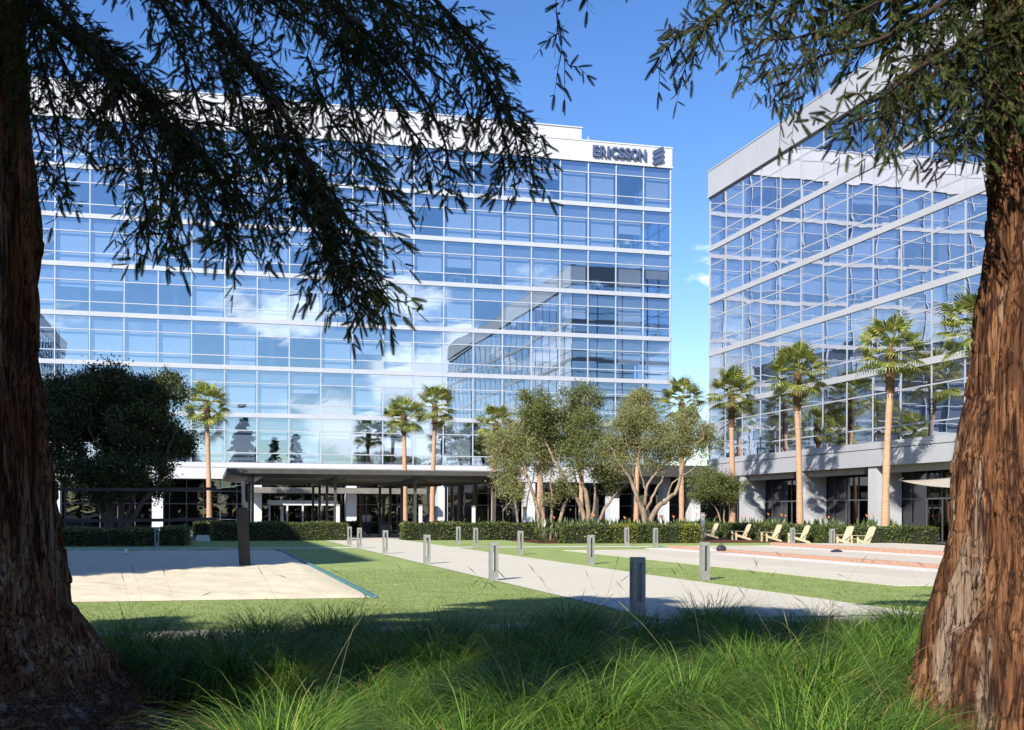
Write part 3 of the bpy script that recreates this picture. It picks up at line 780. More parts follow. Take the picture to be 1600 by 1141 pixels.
def redwood_trunk(parent, profile, top, lean=(0, 0), seed=1, ns=720, dz=0.012, zfine=6.2, amp=1.0, name='trunk', roots=(), side=0):
    """profile: (z, radius); coarse above zfine"""
    zs = list(np.arange(-0.25, zfine, dz)) + list(np.linspace(zfine, top, 60))
    zs = np.array(zs)
    pz = np.array([p[0] for p in profile] + [top]); pr = np.array([p[1] for p in profile] + [0.05])
    rad = np.interp(zs, pz, pr)
    th = np.linspace(0, 2 * np.pi, ns, endpoint=False)
    TH, ZZ = np.meshgrid(th, zs)
    R = np.repeat(rad[:, None], ns, 1)
    u = TH / (2 * np.pi)
    zz = ZZ + 1.0
    warp = (vnoise(u * 8 % 8, zz * 0.7, 8, seed + 9) - 0.5) * 0.10 + (vnoise(u * 20 % 20, zz * 1.6, 20, seed + 10) - 0.5) * 0.035
    uw = (u + warp + 0.02 * zz * 0.5) % 1.0
    def ridge(n_, fz, sd):
        x = vnoise(uw * n_, zz * fz, n_, seed + sd, True)
        return np.clip(np.abs(2 * x - 1) * 1.35, 0, 1) ** 0.55
    flute = vnoise(u * 6, zz * 0.25, 6, seed + 1) - 0.5
    b = 0.060 * ridge(13, 0.40, 2) + 0.065 * ridge(31, 0.50, 3) + 0.060 * ridge(62, 0.75, 4) + 0.022 * ridge(140, 1.6, 5)
    flake = vnoise(uw * 50, zz * 7, 50, seed + 6)
    b = b + 0.012 * (flake > 0.62) + 0.02 * (vnoise(u * 14, zz * 2.2, 14, seed + 7) - 0.5)
    swell = np.clip(1.2 - ZZ, 0, 1.2)
    R = R * (1 + (0.16 + 0.22 * swell) * flute) + (b - 0.14) * amp * np.clip(R / 0.5, 0.15, 1.3)
    if side:                                            # hold the outline to the profile on the side seen from the path
        ext = (R * np.cos(TH) * side).max(1)
        k = 41; pad = np.concatenate([np.full(k // 2, ext[0]), ext, np.full(k // 2, ext[-1])])
        R = R * (rad / np.convolve(pad, np.ones(k) / k, 'valid'))[:, None]
    for (ang, am, wd, zf) in roots:
        da = (TH - math.radians(ang) + np.pi) % (2 * np.pi) - np.pi
        R = R + am * np.exp(-(da / wd) ** 2) * np.exp(-np.clip(ZZ, 0, 9) / zf)
    lx = lean[0] * ZZ; ly = lean[1] * ZZ
    V = np.stack([R * np.cos(TH) + lx, R * np.sin(TH) + ly, ZZ], -1)
    nr = len(zs); idx = np.arange(nr * ns).reshape(nr, ns); nx_ = np.roll(idx, -1, 1)
    Fc = np.stack([idx[:-1], nx_[:-1], nx_[1:], idx[1:]], -1).reshape(-1, 4)
    return link_mesh(name, np_mesh(name, V, Fc), M['bark'], parent, smooth=True)

def upper_crown(fol, wood, rng, z0, z1, rmax, lean=(0, 0), avoid=None, dens=1.0, sp=(0.45, 0.75)):
    """the part of a redwood crown above the picture: tiers of drooping limbs with coarse sprays"""
    C, D, S = [], [], []
    z = z0
    while z < z1:
        f = (z - z0) / (z1 - z0)
        Lb = rmax * (1 - f) ** 0.8 * rng.uniform(0.7, 1.08) + 0.35
        az = rng.uniform(0, 2 * np.pi)
        if avoid is None or not avoid(az, z, Lb):
            d = np.array([math.cos(az), math.sin(az), 0.05])
            k = np.linspace(0, 1, 6)[:, None]
            q = np.array([lean[0] * z, lean[1] * z, z]) + d * Lb * k + np.array([0, 0, -1.0]) * 0.32 * Lb * k ** 2
            wood.tube(list(q), [0.05 * (1 - f) + 0.012, 0.04 * (1 - f) + 0.01, 0.03 * (1 - f) + 0.008, 0.02, 0.012, 0.005], 5, cap=False)
            n = int((8 + 16 * Lb) * dens)
            t = rng.uniform(0.12, 1.0, n)[:, None]
            c = np.array([lean[0] * z, lean[1] * z, z]) + d * Lb * t + np.array([0, 0, -1.0]) * 0.32 * Lb * t ** 2
            side = np.cross(d, [0, 0, 1.0]) * rng.choice([-1, 1], n)[:, None]
            dd = unit(side * rng.uniform(0.3, 1, n)[:, None] + d * rng.uniform(0.2, 0.9, n)[:, None] + np.array([0, 0, -0.55]) + rng.normal(size=(n, 3)) * 0.25)
            C.append(c + rng.normal(size=(n, 3)) * 0.10); D.append(dd); S.append(rng.uniform(sp[0], sp[1], n))
        z += rng.uniform(0.10, 0.22) / dens
    C, D, S = np.concatenate(C), np.concatenate(D), np.concatenate(S)
    V, Fc = stamp(*SPRAY, C, frames(D, rng), S)
    fol.add(V, Fc)

# left redwood
XL, YL = P(-52, 802, 9.5).x, 9.5
tl = thing('redwood_tree', 'large redwood in deep shade at the left edge, its root running into the bark mulch', 'tree', (XL, YL, 0))
redwood_trunk(tl, [(-0.3, 1.55), (0.1, 1.36), (0.30, 1.14), (0.62, 0.95), (0.88, 0.82), (1.4, 0.72), (2.18, 0.645), (3.23, 0.555), (4.27, 0.515), (5.84, 0.455), (8, 0.33)], 9.6, seed=31, side=1, roots=((-14, 0.85, 0.17, 0.12), (-48, 0.5, 0.22, 0.25), (20, 0.3, 0.2, 0.3), (-80, 0.5, 0.2, 0.2)))
fol, wood = NPB(), MB()
rng = np.random.default_rng(77)
base = np.array([XL, YL, 0.0])
def bough_px(spec, **kw):
    pts = [np.array(P(px, py - 0.0 * max(0, py - 180), Z)) - base for (px, py, Z) in spec]
    add_bough(fol, wood, pts, rng, **kw)
LB = [
    ([(0, -60, 9.4), (90, 40, 8.9), (190, 120, 8.4), (270, 200, 8.0), (335, 270, 7.6), (360, 350, 7.4)], dict(r0=0.075)),
    ([(120, -120, 9.2), (280, -30, 8.4), (380, 80, 7.7), (450, 190, 7.3), (500, 300, 7.1), (545, 420, 7.0)], dict(r0=0.05)),
    ([(400, 110, 7.7), (440, 210, 7.2), (520, 320, 7.0), (560, 430, 6.9), (580, 470, 6.9)], dict(r0=0.028)),
    ([(200, -160, 9.6), (420, -60, 8.8), (560, 40, 8.2), (640, 120, 7.9), (690, 210, 7.7), (705, 280, 7.6)], dict(r0=0.045)),
    ([(300, -200, 9.8), (560, -90, 9.0), (690, 10, 8.5), (770, 110, 8.1), (800, 190, 8.0), (812, 255, 7.9)], dict(r0=0.04)),
    ([(690, 10, 8.5), (760, 130, 8.2), (790, 220, 8.1), (805, 270, 8.0)], dict(r0=0.022)),
    ([(20, -40, 9.3), (60, 80, 8.7), (85, 180, 8.4), (100, 260, 8.3), (105, 305, 8.3)], dict(r0=0.03)),
    ([(60, -50, 9.2), (150, 90, 8.2), (200, 210, 7.7), (225, 310, 7.5), (235, 370, 7.4)], dict(r0=0.035)),
    ([(240, 160, 8.1), (290, 260, 7.6), (330, 340, 7.4), (375, 385, 7.3)], dict(r0=0.025)),
    ([(160, 100, 8.4), (230, 230, 7.7), (250, 320, 7.5), (200, 370, 7.4)], dict(r0=0.025)),
    ([(330, 30, 8.1), (380, 170, 7.6), (400, 260, 7.4), (425, 350, 7.3)], dict(r0=0.025)),
    ([(540, 30, 8.3), (545, 120, 7.9), (555, 200, 7.7), (580, 265, 7.6)], dict(r0=0.022)),
    ([(200, -120, 9.3), (250, 0, 8.9), (300, 60, 8.7), (380, 90, 8.5)], dict(r0=0.03)),
    ([(300, -140, 9.0), (380, -30, 8.6), (470, 30, 8.3), (560, 70, 8.0)], dict(r0=0.03)),
    ([(420, -160, 9.0), (520, -40, 8.6), (610, 10, 8.4), (680, 60, 8.2)], dict(r0=0.03)),
    ([(200, -120, 8.6), (330, -40, 8.2), (440, -5, 8.0), (540, 20, 7.8)], dict(r0=0.03)),
    ([(0, 60, 9.2), (40, 150, 8.8), (65, 230, 8.6), (80, 300, 8.5)], dict(r0=0.02)),
    ([(480, 90, 7.8), (520, 190, 7.5), (570, 250, 7.3), (600, 300, 7.2)], dict(r0=0.02)),
    ([(260, 20, 8.5), (300, 130, 8.2), (330, 210, 8.0), (340, 290, 7.8)], dict(r0=0.02)),
    ([(600, 20, 8.4), (650, 90, 8.2), (720, 150, 8.0), (740, 210, 7.9)], dict(r0=0.02)),
    ([(120, 40, 8.6), (240, 150, 8.0), (330, 260, 7.6), (360, 340, 7.4), (340, 385, 7.3)], dict(r0=0.03)),
    ([(60, 20, 8.9), (110, 120, 8.5), (150, 190, 8.2), (160, 240, 8.1)], dict(r0=0.03)),
    ([(350, 60, 7.9), (430, 170, 7.5), (450, 270, 7.3), (470, 340, 7.2)], dict(r0=0.028)),
    ([(440, 230, 7.3), (490, 330, 7.1), (530, 420, 7.0), (565, 480, 6.9)], dict(r0=0.02)),
    ([(520, 300, 7.2), (560, 380, 7.1), (590, 440, 7.0), (612, 470, 7.0)], dict(r0=0.016)),
    ([(470, 330, 7.1), (520, 400, 7.0), (555, 450, 6.9), (600, 455, 6.9)], dict(r0=0.02)),
    ([(470, 220, 7.3), (505, 330, 7.2), (520, 420, 7.1), (540, 480, 7.1)], dict(r0=0.02)),
    ([(280, 200, 7.9), (270, 290, 7.7), (265, 360, 7.6), (255, 390, 7.6)], dict(r0=0.02)),
    ([(335, 250, 7.6), (390, 320, 7.4), (405, 370, 7.4)], dict(r0=0.018)),
    ([(570, 60, 8.2), (620, 170, 7.9), (670, 240, 7.8), (690, 300, 7.7)], dict(r0=0.02)),
    ([(740, 90, 8.2), (785, 170, 8.1), (825, 235, 8.0), (830, 270, 8.0)], dict(r0=0.02)),
    ([(500, -40, 8.9), (560, 60, 8.6), (590, 130, 8.4), (600, 190, 8.3)], dict(r0=0.025)),
    ([(520, -60, 9.2), (640, 20, 8.9), (720, 50, 8.7), (760, 70, 8.6)], dict(r0=0.025)),
    ([(250, -100, 8.0), (400, -50, 7.6), (520, -30, 7.4), (620, 0, 7.3)], dict(r0=0.03)),
    ([(150, 60, 8.5), (210, 160, 8.2), (300, 190, 8.0), (400, 200, 7.8)], dict(r0=0.03)),
]
for spec, kw in LB: bough_px(spec, **kw)
upper_crown(fol, wood, np.random.default_rng(3), 6.9, 10.4, 3.4, dens=1.5, avoid=lambda az, z, L: z < 8.2 and math.sin(az) > 0.2)
wood.build('branch', M['twig'], tl, smooth=True)
fol.build('crown', M['redwood'], tl)

# right redwood
XR_, YR_ = P(1690, 802, 8.3).x, 8.3
tr = thing('redwood_tree', 'sunlit reddish redwood trunk at the right edge, furrowed bark flaring towards its foot', 'tree', (XR_, YR_, 0))
redwood_trunk(tr, [(-0.3, 1.45), (0.1, 1.31), (0.47, 1.19), (0.97, 1.07), (1.52, 0.955), (2.0, 0.90), (2.5, 0.79), (2.9, 0.755), (3.35, 0.705), (3.94, 0.665), (5.31, 0.62), (12, 0.30)], 17.0, seed=58, side=-1, roots=((250, 0.5, 0.3, 0.3),))
fol, wood = NPB(), MB()
rng = np.random.default_rng(78)
base = np.array([XR_, YR_, 0.0])
RB = [
    ([(1600, -90, 8.2), (1480, 0, 7.8), (1380, 60, 7.5), (1290, 85, 7.3), (1230, 110, 7.2)], dict(r0=0.05)),
    ([(1600, 10, 8.2), (1500, 70, 7.6), (1430, 110, 7.2), (1380, 150, 7.0), (1340, 170, 6.9)], dict(r0=0.045)),
    ([(1600, -150, 8.3), (1400, -80, 8.0), (1220, -30, 7.8), (1120, 20, 7.7), (1060, 60, 7.6)], dict(r0=0.04)),
    ([(1600, -160, 8.6), (1350, -110, 8.4), (1150, -60, 8.2), (1080, -10, 8.0)], dict(r0=0.035)),
    ([(1590, 60, 8.1), (1520, 130, 7.7), (1480, 190, 7.5), (1440, 215, 7.4)], dict(r0=0.03)),
    ([(1590, 90, 8.1), (1540, 170, 7.7), (1515, 215, 7.6), (1505, 240, 7.5)], dict(r0=0.025)),
    ([(1590, -60, 8.4), (1500, 20, 8.1), (1460, 80, 7.9), (1430, 130, 7.8)], dict(r0=0.03)),
    ([(1590, -20, 8.6), (1530, 50, 8.3), (1500, 110, 8.2), (1480, 160, 8.1)], dict(r0=0.03)),
    ([(1290, -60, 7.9), (1230, 30, 7.6), (1200, 90, 7.5), (1190, 130, 7.4)], dict(r0=0.02)),
    ([(1180, -60, 7.9), (1120, 20, 7.7), (1080, 70, 7.6)], dict(r0=0.02)),
    ([(1100, -110, 8.2), (1000, -70, 8.0), (930, -30, 7.9), (895, 0, 7.8)], dict(r0=0.016, step=0.09, tw=(0.15, 0.38))),
    ([(1280, 80, 7.3), (1220, 140, 7.2), (1200, 170, 7.1)], dict(r0=0.012, step=0.09)),
    ([(1450, 90, 7.4), (1400, 170, 7.1), (1330, 195, 7.0)], dict(r0=0.014, step=0.09)),
    ([(1060, 50, 7.6), (1035, 90, 7.6), (1020, 115, 7.6)], dict(r0=0.01, step=0.11, tw=(0.12, 0.3))),
    ([(1590, -90, 8.0), (1420, -20, 7.7), (1320, 30, 7.5), (1240, 60, 7.4), (1160, 60, 7.4)], dict(r0=0.03)),
    ([(1590, 110, 8.0), (1530, 190, 7.8), (1500, 235, 7.7)], dict(r0=0.02)),
    ([(1590, 20, 8.0), (1480, 100, 7.7), (1400, 160, 7.5), (1330, 190, 7.4), (1290, 195, 7.4)], dict(r0=0.02)),
    ([(1460, 60, 7.7), (1420, 150, 7.5), (1410, 210, 7.4)], dict(r0=0.016)),
]
for spec, kw in RB: bough_px(spec, **kw)
bough_px([(885, -90, 7.6), (870, -20, 7.6), (871, 40, 7.6), (880, 85, 7.6), (893, 108, 7.6)], r0=0.006, step=0.085, tw=(0.12, 0.30), sp=(0.06, 0.10), droop=1.4, start=0.55)
upper_crown(fol, wood, np.random.default_rng(4), 8.0, 16.5, 4.4, dens=1.2,
            avoid=lambda az, z, L: z < 13 and math.cos(az - math.radians(215)) > 0.35)
wood.build('branch', M['twig'], tr, smooth=True)
fol.build('crown', M['redwood'], tr)

# redwoods standing outside the picture, beside and behind the camera: they shade the verge and show in the far glazing
src = thing('redwood_tree', 'full redwood outside the picture, behind the camera, mirrored in the far glazing', 'tree', (-12.5, 3.0, 0), 0, 'redwoods around the viewpoint')
redwood_trunk(src, [(-0.3, 0.9), (0.3, 0.66), (1.4, 0.52), (4, 0.42)], 21.0, seed=91, ns=60, dz=0.12, zfine=3)
fol, wood = NPB(), MB()
upper_crown(fol, wood, np.random.default_rng(5), 2.4, 21.0, 3.4, dens=0.9)
wood.build('branch', M['twig'], src, smooth=True); fol.build('crown', M['redwood'], src)
for (x, y, s, r) in ((9.5, -9.0, 1.0, 3.0), (17.0, -14.0, 0.8, 0.6), (-2.0, -16.0, 0.9, 4.0), (-24.0, -22.0, 0.7, 1.9), (27.0, -30.0, 0.85, 5.0), (-38.0, -30.0, 0.75, 2.7)):
    c = copy_thing(src, (x, y, 0), r); c.scale = (s, s, s)
rb_ = random.Random(6)
for k in range(30):                                     # a belt of trees far to the south, mirrored low in the glazing
    s = rb_.uniform(0.34, 0.62); c = copy_thing(src, W(-75 + k * 5.2 + rb_.uniform(-2, 2), -62 + rb_.uniform(-9, 9)), rb_.uniform(0, 6)); c.scale = (s * 1.7, s * 1.7, s)
    c['label'] = 'tree of the belt far behind the viewpoint, outside the picture'; c['group'] = 'tree belt behind the viewpoint'
src.location = (-14.0, -12.0, 0)
# younger ones close by, left of and behind the camera, whose crowns shade the left trunk and the verge
for k, (x, y, z0, z1, r, dn) in enumerate(((-7.6, 3.0, 3.4, 11.0, 3.0, 1.5), (-11.5, 5.0, 2.6, 10.0, 3.0, 1.3), (-7.6, -3.4, 13.0, 18.5, 3.0, 1.7), (-5.5, 1.5, 8.6, 11.8, 2.2, 1.4), (-15.0, 8.5, 2.2, 9.0, 3.0, 1.1))):
    t = thing('redwood_tree', 'young redwood outside the picture on the left, its crown shading the verge', 'tree', (x, y, 0), 0, 'young redwoods around the viewpoint')
    redwood_trunk(t, [(-0.3, 0.5), (0.3, 0.36), (1.4, 0.30), (6, 0.2)], z1, seed=120 + k, ns=40, dz=0.2, zfine=3)
    fol, wood = NPB(), MB()
    upper_crown(fol, wood, np.random.default_rng(60 + k), z0, z1, r, dens=dn)
    wood.build('branch', M['twig'], t, smooth=True); fol.build('crown', M['redwood'], t)

# ------------------------------------------------------------------ Washington palms
def palm_leaf():
    V, Fc = [], []
    pl = 1.12
    def q(a, b, c, d): n = len(V); V.extend([a, b, c, d]); Fc.append((n, n + 1, n + 2, n + 3))
    q((0, -0.03, 0), (0, 0.03, 0), (pl, 0.018, 0.02), (pl, -0.018, 0.02))
    n = 20
    for i in range(n):
        a = math.radians(lerp(-105, 105, i / (n - 1))); R = 0.86 * (1.0 - 0.22 * abs(a) / 2.06)
        ca, sa = math.cos(a), math.sin(a); w = 0.062
        fold = 0.05 if i % 2 else -0.02
        m = (pl + ca * R * 0.55, sa * R * 0.55, 0.02 + fold)
        m1 = (m[0] - sa * w, m[1] + ca * w, m[2] - 0.03); m2 = (m[0] + sa * w, m[1] - ca * w, m[2] - 0.03)
        q((pl, 0, 0.02), m1, (pl + ca * R * 0.80, sa * R * 0.80, -0.03), m2)
        e = (pl + ca * R * 0.80, sa * R * 0.80, -0.03); w2 = 0.028
        q((e[0] - sa * w2, e[1] + ca * w2, e[2]), (e[0] + sa * w2, e[1] - ca * w2, e[2]), (pl + ca * R * 1.0, sa * R * 1.0, -0.26), (pl + ca * R * 0.99, sa * R * 0.99, -0.26))
    return np.array(V, float), np.array(Fc)
PLEAF = palm_leaf()
def palm(loc, H, label, seed, rad=1.0, boot=1.9, lean=(0, 0)):
    rg = np.random.default_rng(seed)
    t = thing('palm_tree', label, 'palm', loc, 0, 'palms of the garden')
    zb = H - boot
    mb = MB(); pts = []; rr = []
    NS = 64; lean = (rg.uniform(-0.28, 0.28), rg.uniform(-0.28, 0.28))
    for i in range(NS + 1):
        f = i / NS; z = f * (zb + 0.05)
        pts.append((lean[0] * f * f, lean[1] * f * f, z - 0.05)); rr.append(lerp(0.225, 0.165, f ** 0.7) + 0.05 * math.exp(-z * 1.8) + 0.010 * math.sin(z * 2.3 + seed) + rg.uniform(-0.006, 0.006))
    mb.tube(pts, rr, 16); mb.build('trunk', M['palm_trunk'], t, smooth=True)
    mb = MB(); top = (lean[0], lean[1])
    mb.tube([(top[0], top[1], zb), (top[0], top[1], zb + 0.2), (top[0], top[1], H - 0.6), (top[0], top[1], H + 0.15)], [0.175, 0.205, 0.20, 0.14], 12)
    for k in range(90):
        z = zb + 0.05 + (boot - 0.2) * k / 90; a = k * 2.399
        d = Vector((math.cos(a), math.sin(a), 0)); s_ = Vector((-math.sin(a), math.cos(a), 0))
        p = Vector((top[0], top[1], z)) + d * 0.17
        mb.obox(p + d * 0.05 + Vector((0, 0, 0.05)), s_ * 0.045, d * 0.02 + Vector((0, 0, 0.02)), d * 0.05 + Vector((0, 0, 0.11)))
    mb.build('boot', M['palm_boot'], t)
    n = 33
    i = np.arange(n); az = i * 2.399 + rg.uniform(-0.2, 0.2, n)
    el = np.radians(np.interp(i / n, [0, 0.25, 0.6, 1.0], [76, 42, 4, -42]) + rg.uniform(-8, 8, n))
    d = np.stack([np.cos(el) * np.cos(az), np.cos(el) * np.sin(az), np.sin(el)], 1)
    y = np.stack([-np.sin(az), np.cos(az), np.zeros(n)], 1)
    roll = rg.normal(size=n) * 0.35
    z = np.cross(d, y); y2 = y * np.cos(roll)[:, None] + z * np.sin(roll)[:, None]; z2 = np.cross(d, y2)
    pos = np.stack([np.full(n, top[0]), np.full(n, top[1]), H - 0.05 - 0.35 * i / n], 1)
    V, Fc = stamp(*PLEAF, pos, np.stack([d, y2, z2], 2), rg.uniform(0.95, 1.2, n) * rad)
    b = NPB(); b.add(V, Fc); b.build('crown', M['palm_leaf'], t)
    return t
UP = 35.3
for (px, H, lab, sd) in ((1065, 10.3, 'palm in the gap between the two office blocks, above the olive trees', 1),
                         (1145, 10.0, 'palm at the far corner of the right office block, brown below its crown', 2),
                         (1250, 10.35, 'palm between the first two grey piers of the right block, second from its far corner', 3),
                         (1383, 10.55, 'tall palm with the largest crown, standing before a grey pier behind the light chairs', 4),
                         (1521, 10.7, 'palm half hidden behind the sunlit redwood trunk', 5)):
    p = on_u(px, UP); palm(p, H, lab, sd, 1.0, 2.4)
for (px, v, H, lab, sd, rad) in ((327, 95, 10.2, 'lone palm left of the pavilion, its trunk darker below the pavilion roof', 11, 1.0),
                                 (633, 95, 9.7, 'left one of the two palms rising together behind the pavilion roof', 12, 0.92),
                                 (675, 95, 10.6, 'right and taller one of the two palms rising together behind the pavilion roof', 13, 0.98),
                                 (771, 95, 9.2, 'palm behind the right end of the pavilion, crown touching the olive leaves', 14, 0.95),
                                 (842, 93, 9.6, 'palm whose trunk stands behind the leftmost olive, crown lost in its leaves', 15, 0.9),
                                 (908, 93, 9.0, 'palm whose trunk stands behind the tall green tree', 16, 0.9),
                                 (994, 92, 10.2, 'palm behind the wide multi-stemmed olive, pale fronds showing above its crown', 17, 0.95)):
    palm(on_v(px, v), H, lab, sd, rad, 1.6)

# ------------------------------------------------------------------ olive-like trees of the garden
def garden_tree(label, foot, limbs, clumps, leaf, seed, n_leaf, lsize, depth=2.0, name='olive_tree', bark='pale_bark'):
    """limbs: lists of (px, py, radius m) from the foot up; clumps: (px, py, rx px, ry px) leaf masses; depth spreads them to and fro"""
    rg = np.random.default_rng(seed); Z = foot.y; mpp = Z / F
    t = thing(name, label, 'tree', foot)
    b0 = np.array(foot)
    wood = MB(); tips = []
    for li in limbs:
        yd = rg.uniform(-0.35, 0.35) * depth
        k = len(li); pts = []
        for i, (px, py, r) in enumerate(li):
            pts.append(np.array(P(px, py, Z + yd * (i / max(1, k - 1)))) - b0)
        if li[0][1] > 805: pts[0][2] = -0.1; pts[0][1] = 0
        sm = smoothpts(pts, 4); rr = np.interp(np.linspace(0, 1, len(sm)), np.linspace(0, 1, k), [q[2] for q in li])
        sm = [p + rg.normal(size=3) * 0.03 * (0 < i < len(sm) - 1) for i, p in enumerate(sm)]
        wood.tube(sm, list(rr * 0.72), 8); tips += [sm[-1], sm[-3], sm[len(sm) // 2]]
    lf = NPB(); tips = np.array(tips)
    area = sum(c[2] * c[3] for c in clumps)
    for (px, py, rx, ry) in clumps:
        c = np.array(P(px, py, Z + rg.uniform(-0.4, 0.4) * depth)) - b0
        R3 = np.array([rx * mpp, min(depth, (rx + ry) * 0.5 * mpp * 1.1), ry * mpp])
        j = tips[np.argmin(np.linalg.norm(tips - c, axis=1))]
        nsub = max(6, int(rx * ry / 38))
        for s in range(nsub):
            o = rand_unit(rg, 1)[0] * R3 * rg.uniform(0.35, 1.0) ** 0.6
            e = c + o
            if s % 2 == 0: wood.tube([j, lerp(j, e, 0.5) + rg.normal(size=3) * 0.12, e], [0.022, 0.014, 0.004], 4, cap=False)
            n = max(16, int(3.0 * n_leaf * rx * ry / area / nsub))
            r_s = rg.uniform(0.16, 0.42)
            q = e + rg.normal(size=(n, 3)) * r_s * np.array([1, 1, 0.8])
            d = unit(rand_unit(rg, n) + np.array([0, 0, 0.25]) + unit(q - c) * 0.5)
            V, Fc = diamonds(q, d, rg.uniform(0.8, 1.4, n) * lsize, lsize * 0.5, rg)
            lf.add(V, Fc)
    wood.build('trunk', M[bark], t, smooth=True)
    lf.build('crown', M[leaf], t)
    return t
f1 = on_v(178, 66); f1 = Vector((f1.x, f1.y, 0))
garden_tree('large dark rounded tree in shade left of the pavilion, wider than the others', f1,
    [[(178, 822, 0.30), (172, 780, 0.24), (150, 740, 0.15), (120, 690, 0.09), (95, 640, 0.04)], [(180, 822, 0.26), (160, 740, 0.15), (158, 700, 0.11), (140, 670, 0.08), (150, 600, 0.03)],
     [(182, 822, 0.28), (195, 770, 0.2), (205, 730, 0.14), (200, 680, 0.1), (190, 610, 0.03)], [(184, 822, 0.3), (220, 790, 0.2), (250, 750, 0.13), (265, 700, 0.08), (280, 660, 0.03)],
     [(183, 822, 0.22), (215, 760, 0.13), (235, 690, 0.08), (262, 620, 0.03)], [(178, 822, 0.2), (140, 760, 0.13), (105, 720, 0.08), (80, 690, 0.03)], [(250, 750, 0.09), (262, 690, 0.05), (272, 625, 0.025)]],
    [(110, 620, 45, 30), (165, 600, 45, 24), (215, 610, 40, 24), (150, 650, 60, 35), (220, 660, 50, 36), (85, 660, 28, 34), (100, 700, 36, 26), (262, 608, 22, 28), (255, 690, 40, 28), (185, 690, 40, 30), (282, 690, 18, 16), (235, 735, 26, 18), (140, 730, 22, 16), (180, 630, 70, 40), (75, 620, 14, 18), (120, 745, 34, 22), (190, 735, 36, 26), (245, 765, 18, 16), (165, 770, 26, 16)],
    'broad_leaf_shaded', 41, 34000, 0.16, 3.2, name='broad_tree', bark='dark_bark')
f2 = on_v(845, 68)
garden_tree('leftmost olive tree right of the pavilion roof, slim pale stems, thin crown', f2,
    [[(850, 824, 0.2), (835, 780, 0.15), (822, 740, 0.10), (812, 700, 0.06), (800, 665, 0.03)], [(852, 824, 0.2), (846, 770, 0.14), (848, 720, 0.09), (858, 680, 0.05), (866, 640, 0.02)],
     [(866, 824, 0.2), (882, 790, 0.14), (900, 760, 0.10), (892, 720, 0.06)], [(860, 824, 0.14), (863, 780, 0.09), (858, 735, 0.05)], [(822, 740, 0.07), (805, 775, 0.05), (785, 800, 0.035)], [(800, 665, 0.04), (788, 690, 0.03), (775, 720, 0.02)]],
    [(790, 690, 24, 30), (815, 670, 26, 26), (845, 680, 30, 32), (790, 735, 22, 34), (800, 775, 16, 22), (870, 700, 24, 24), (850, 735, 16, 16), (862, 780, 12, 8), (770, 700, 12, 24), (826, 700, 26, 22)],
    'olive', 42, 9000, 0.115, 2.0)
f3 = on_v(922, 66.5)
garden_tree('tallest garden tree, dark green with two upright heads above leaning pale stems', f3,
    [[(920, 824, 0.22), (905, 785, 0.18), (880, 745, 0.13), (862, 710, 0.11), (848, 680, 0.08), (835, 645, 0.04)], [(924, 824, 0.24), (916, 780, 0.19), (906, 740, 0.15), (902, 690, 0.12), (908, 650, 0.08), (915, 615, 0.03)],
     [(928, 824, 0.2), (945, 795, 0.12), (970, 765, 0.07), (985, 745, 0.03)], [(922, 824, 0.16), (930, 775, 0.10), (923, 735, 0.06)], [(902, 700, 0.08), (890, 660, 0.05), (885, 620, 0.02)]],
    [(832, 632, 22, 26), (850, 640, 22, 24), (888, 640, 24, 32), (915, 628, 26, 26), (920, 665, 24, 26), (895, 690, 24, 26), (858, 660, 20, 24), (930, 700, 22, 22), (945, 740, 24, 16), (885, 755, 18, 18), (835, 650, 18, 14), (960, 760, 20, 10), (905, 720, 18, 18)],
    'olive_green', 43, 13000, 0.12, 2.0)
f4 = on_v(1012, 63.5)
garden_tree('widest olive tree in front, pale stems forking from one foot above the yellowish hedge', f4,
    [[(1012, 826, 0.27), (1005, 800, 0.24), (994, 775, 0.17), (985, 750, 0.13), (968, 725, 0.09), (955, 700, 0.04)], [(1012, 826, 0.26), (1022, 800, 0.22), (1045, 780, 0.17), (1060, 760, 0.14), (1070, 725, 0.10), (1085, 700, 0.05), (1100, 680, 0.02)],
     [(1008, 790, 0.13), (1012, 760, 0.11), (1028, 735, 0.085), (1050, 712, 0.05), (1062, 690, 0.025)], [(1010, 800, 0.12), (1022, 770, 0.1), (1035, 745, 0.07), (1030, 715, 0.05), (1025, 680, 0.02)],
     [(1012, 775, 0.08), (1003, 745, 0.06), (998, 715, 0.045), (1005, 670, 0.02)], [(994, 775, 0.09), (990, 740, 0.06), (985, 710, 0.04), (975, 675, 0.02)], [(1045, 780, 0.08), (1050, 755, 0.06), (1078, 735, 0.04), (1098, 718, 0.02)]],
    [(1000, 660, 26, 28), (970, 680, 26, 22), (950, 700, 22, 18), (1030, 680, 28, 26), (1060, 670, 26, 24), (1085, 680, 26, 22), (1108, 692, 18, 14), (1005, 630, 20, 22), (985, 700, 26, 22), (1050, 705, 26, 16), (1085, 705, 22, 14), (965, 720, 18, 14), (1075, 650, 16, 14), (1025, 715, 16, 14), (980, 645, 16, 16)],
    'olive', 44, 15000, 0.105, 2.4)
f5 = on_v(1130, 74)
garden_tree('small round grey green tree tucked under the corner of the right office block', f5,
    [[(1130, 826, 0.10), (1122, 800, 0.08), (1110, 785, 0.05), (1100, 770, 0.02)], [(1133, 826, 0.10), (1131, 800, 0.08), (1128, 780, 0.05), (1120, 760, 0.02)], [(1136, 826, 0.08), (1142, 800, 0.06), (1146, 780, 0.03)]],
    [(1100, 762, 20, 18), (1120, 758, 22, 20), (1140, 765, 18, 18), (1108, 738, 12, 10), (1090, 775, 10, 8)], 'olive_green', 45, 6000, 0.115, 1.6)
f6 = on_v(810, 86)
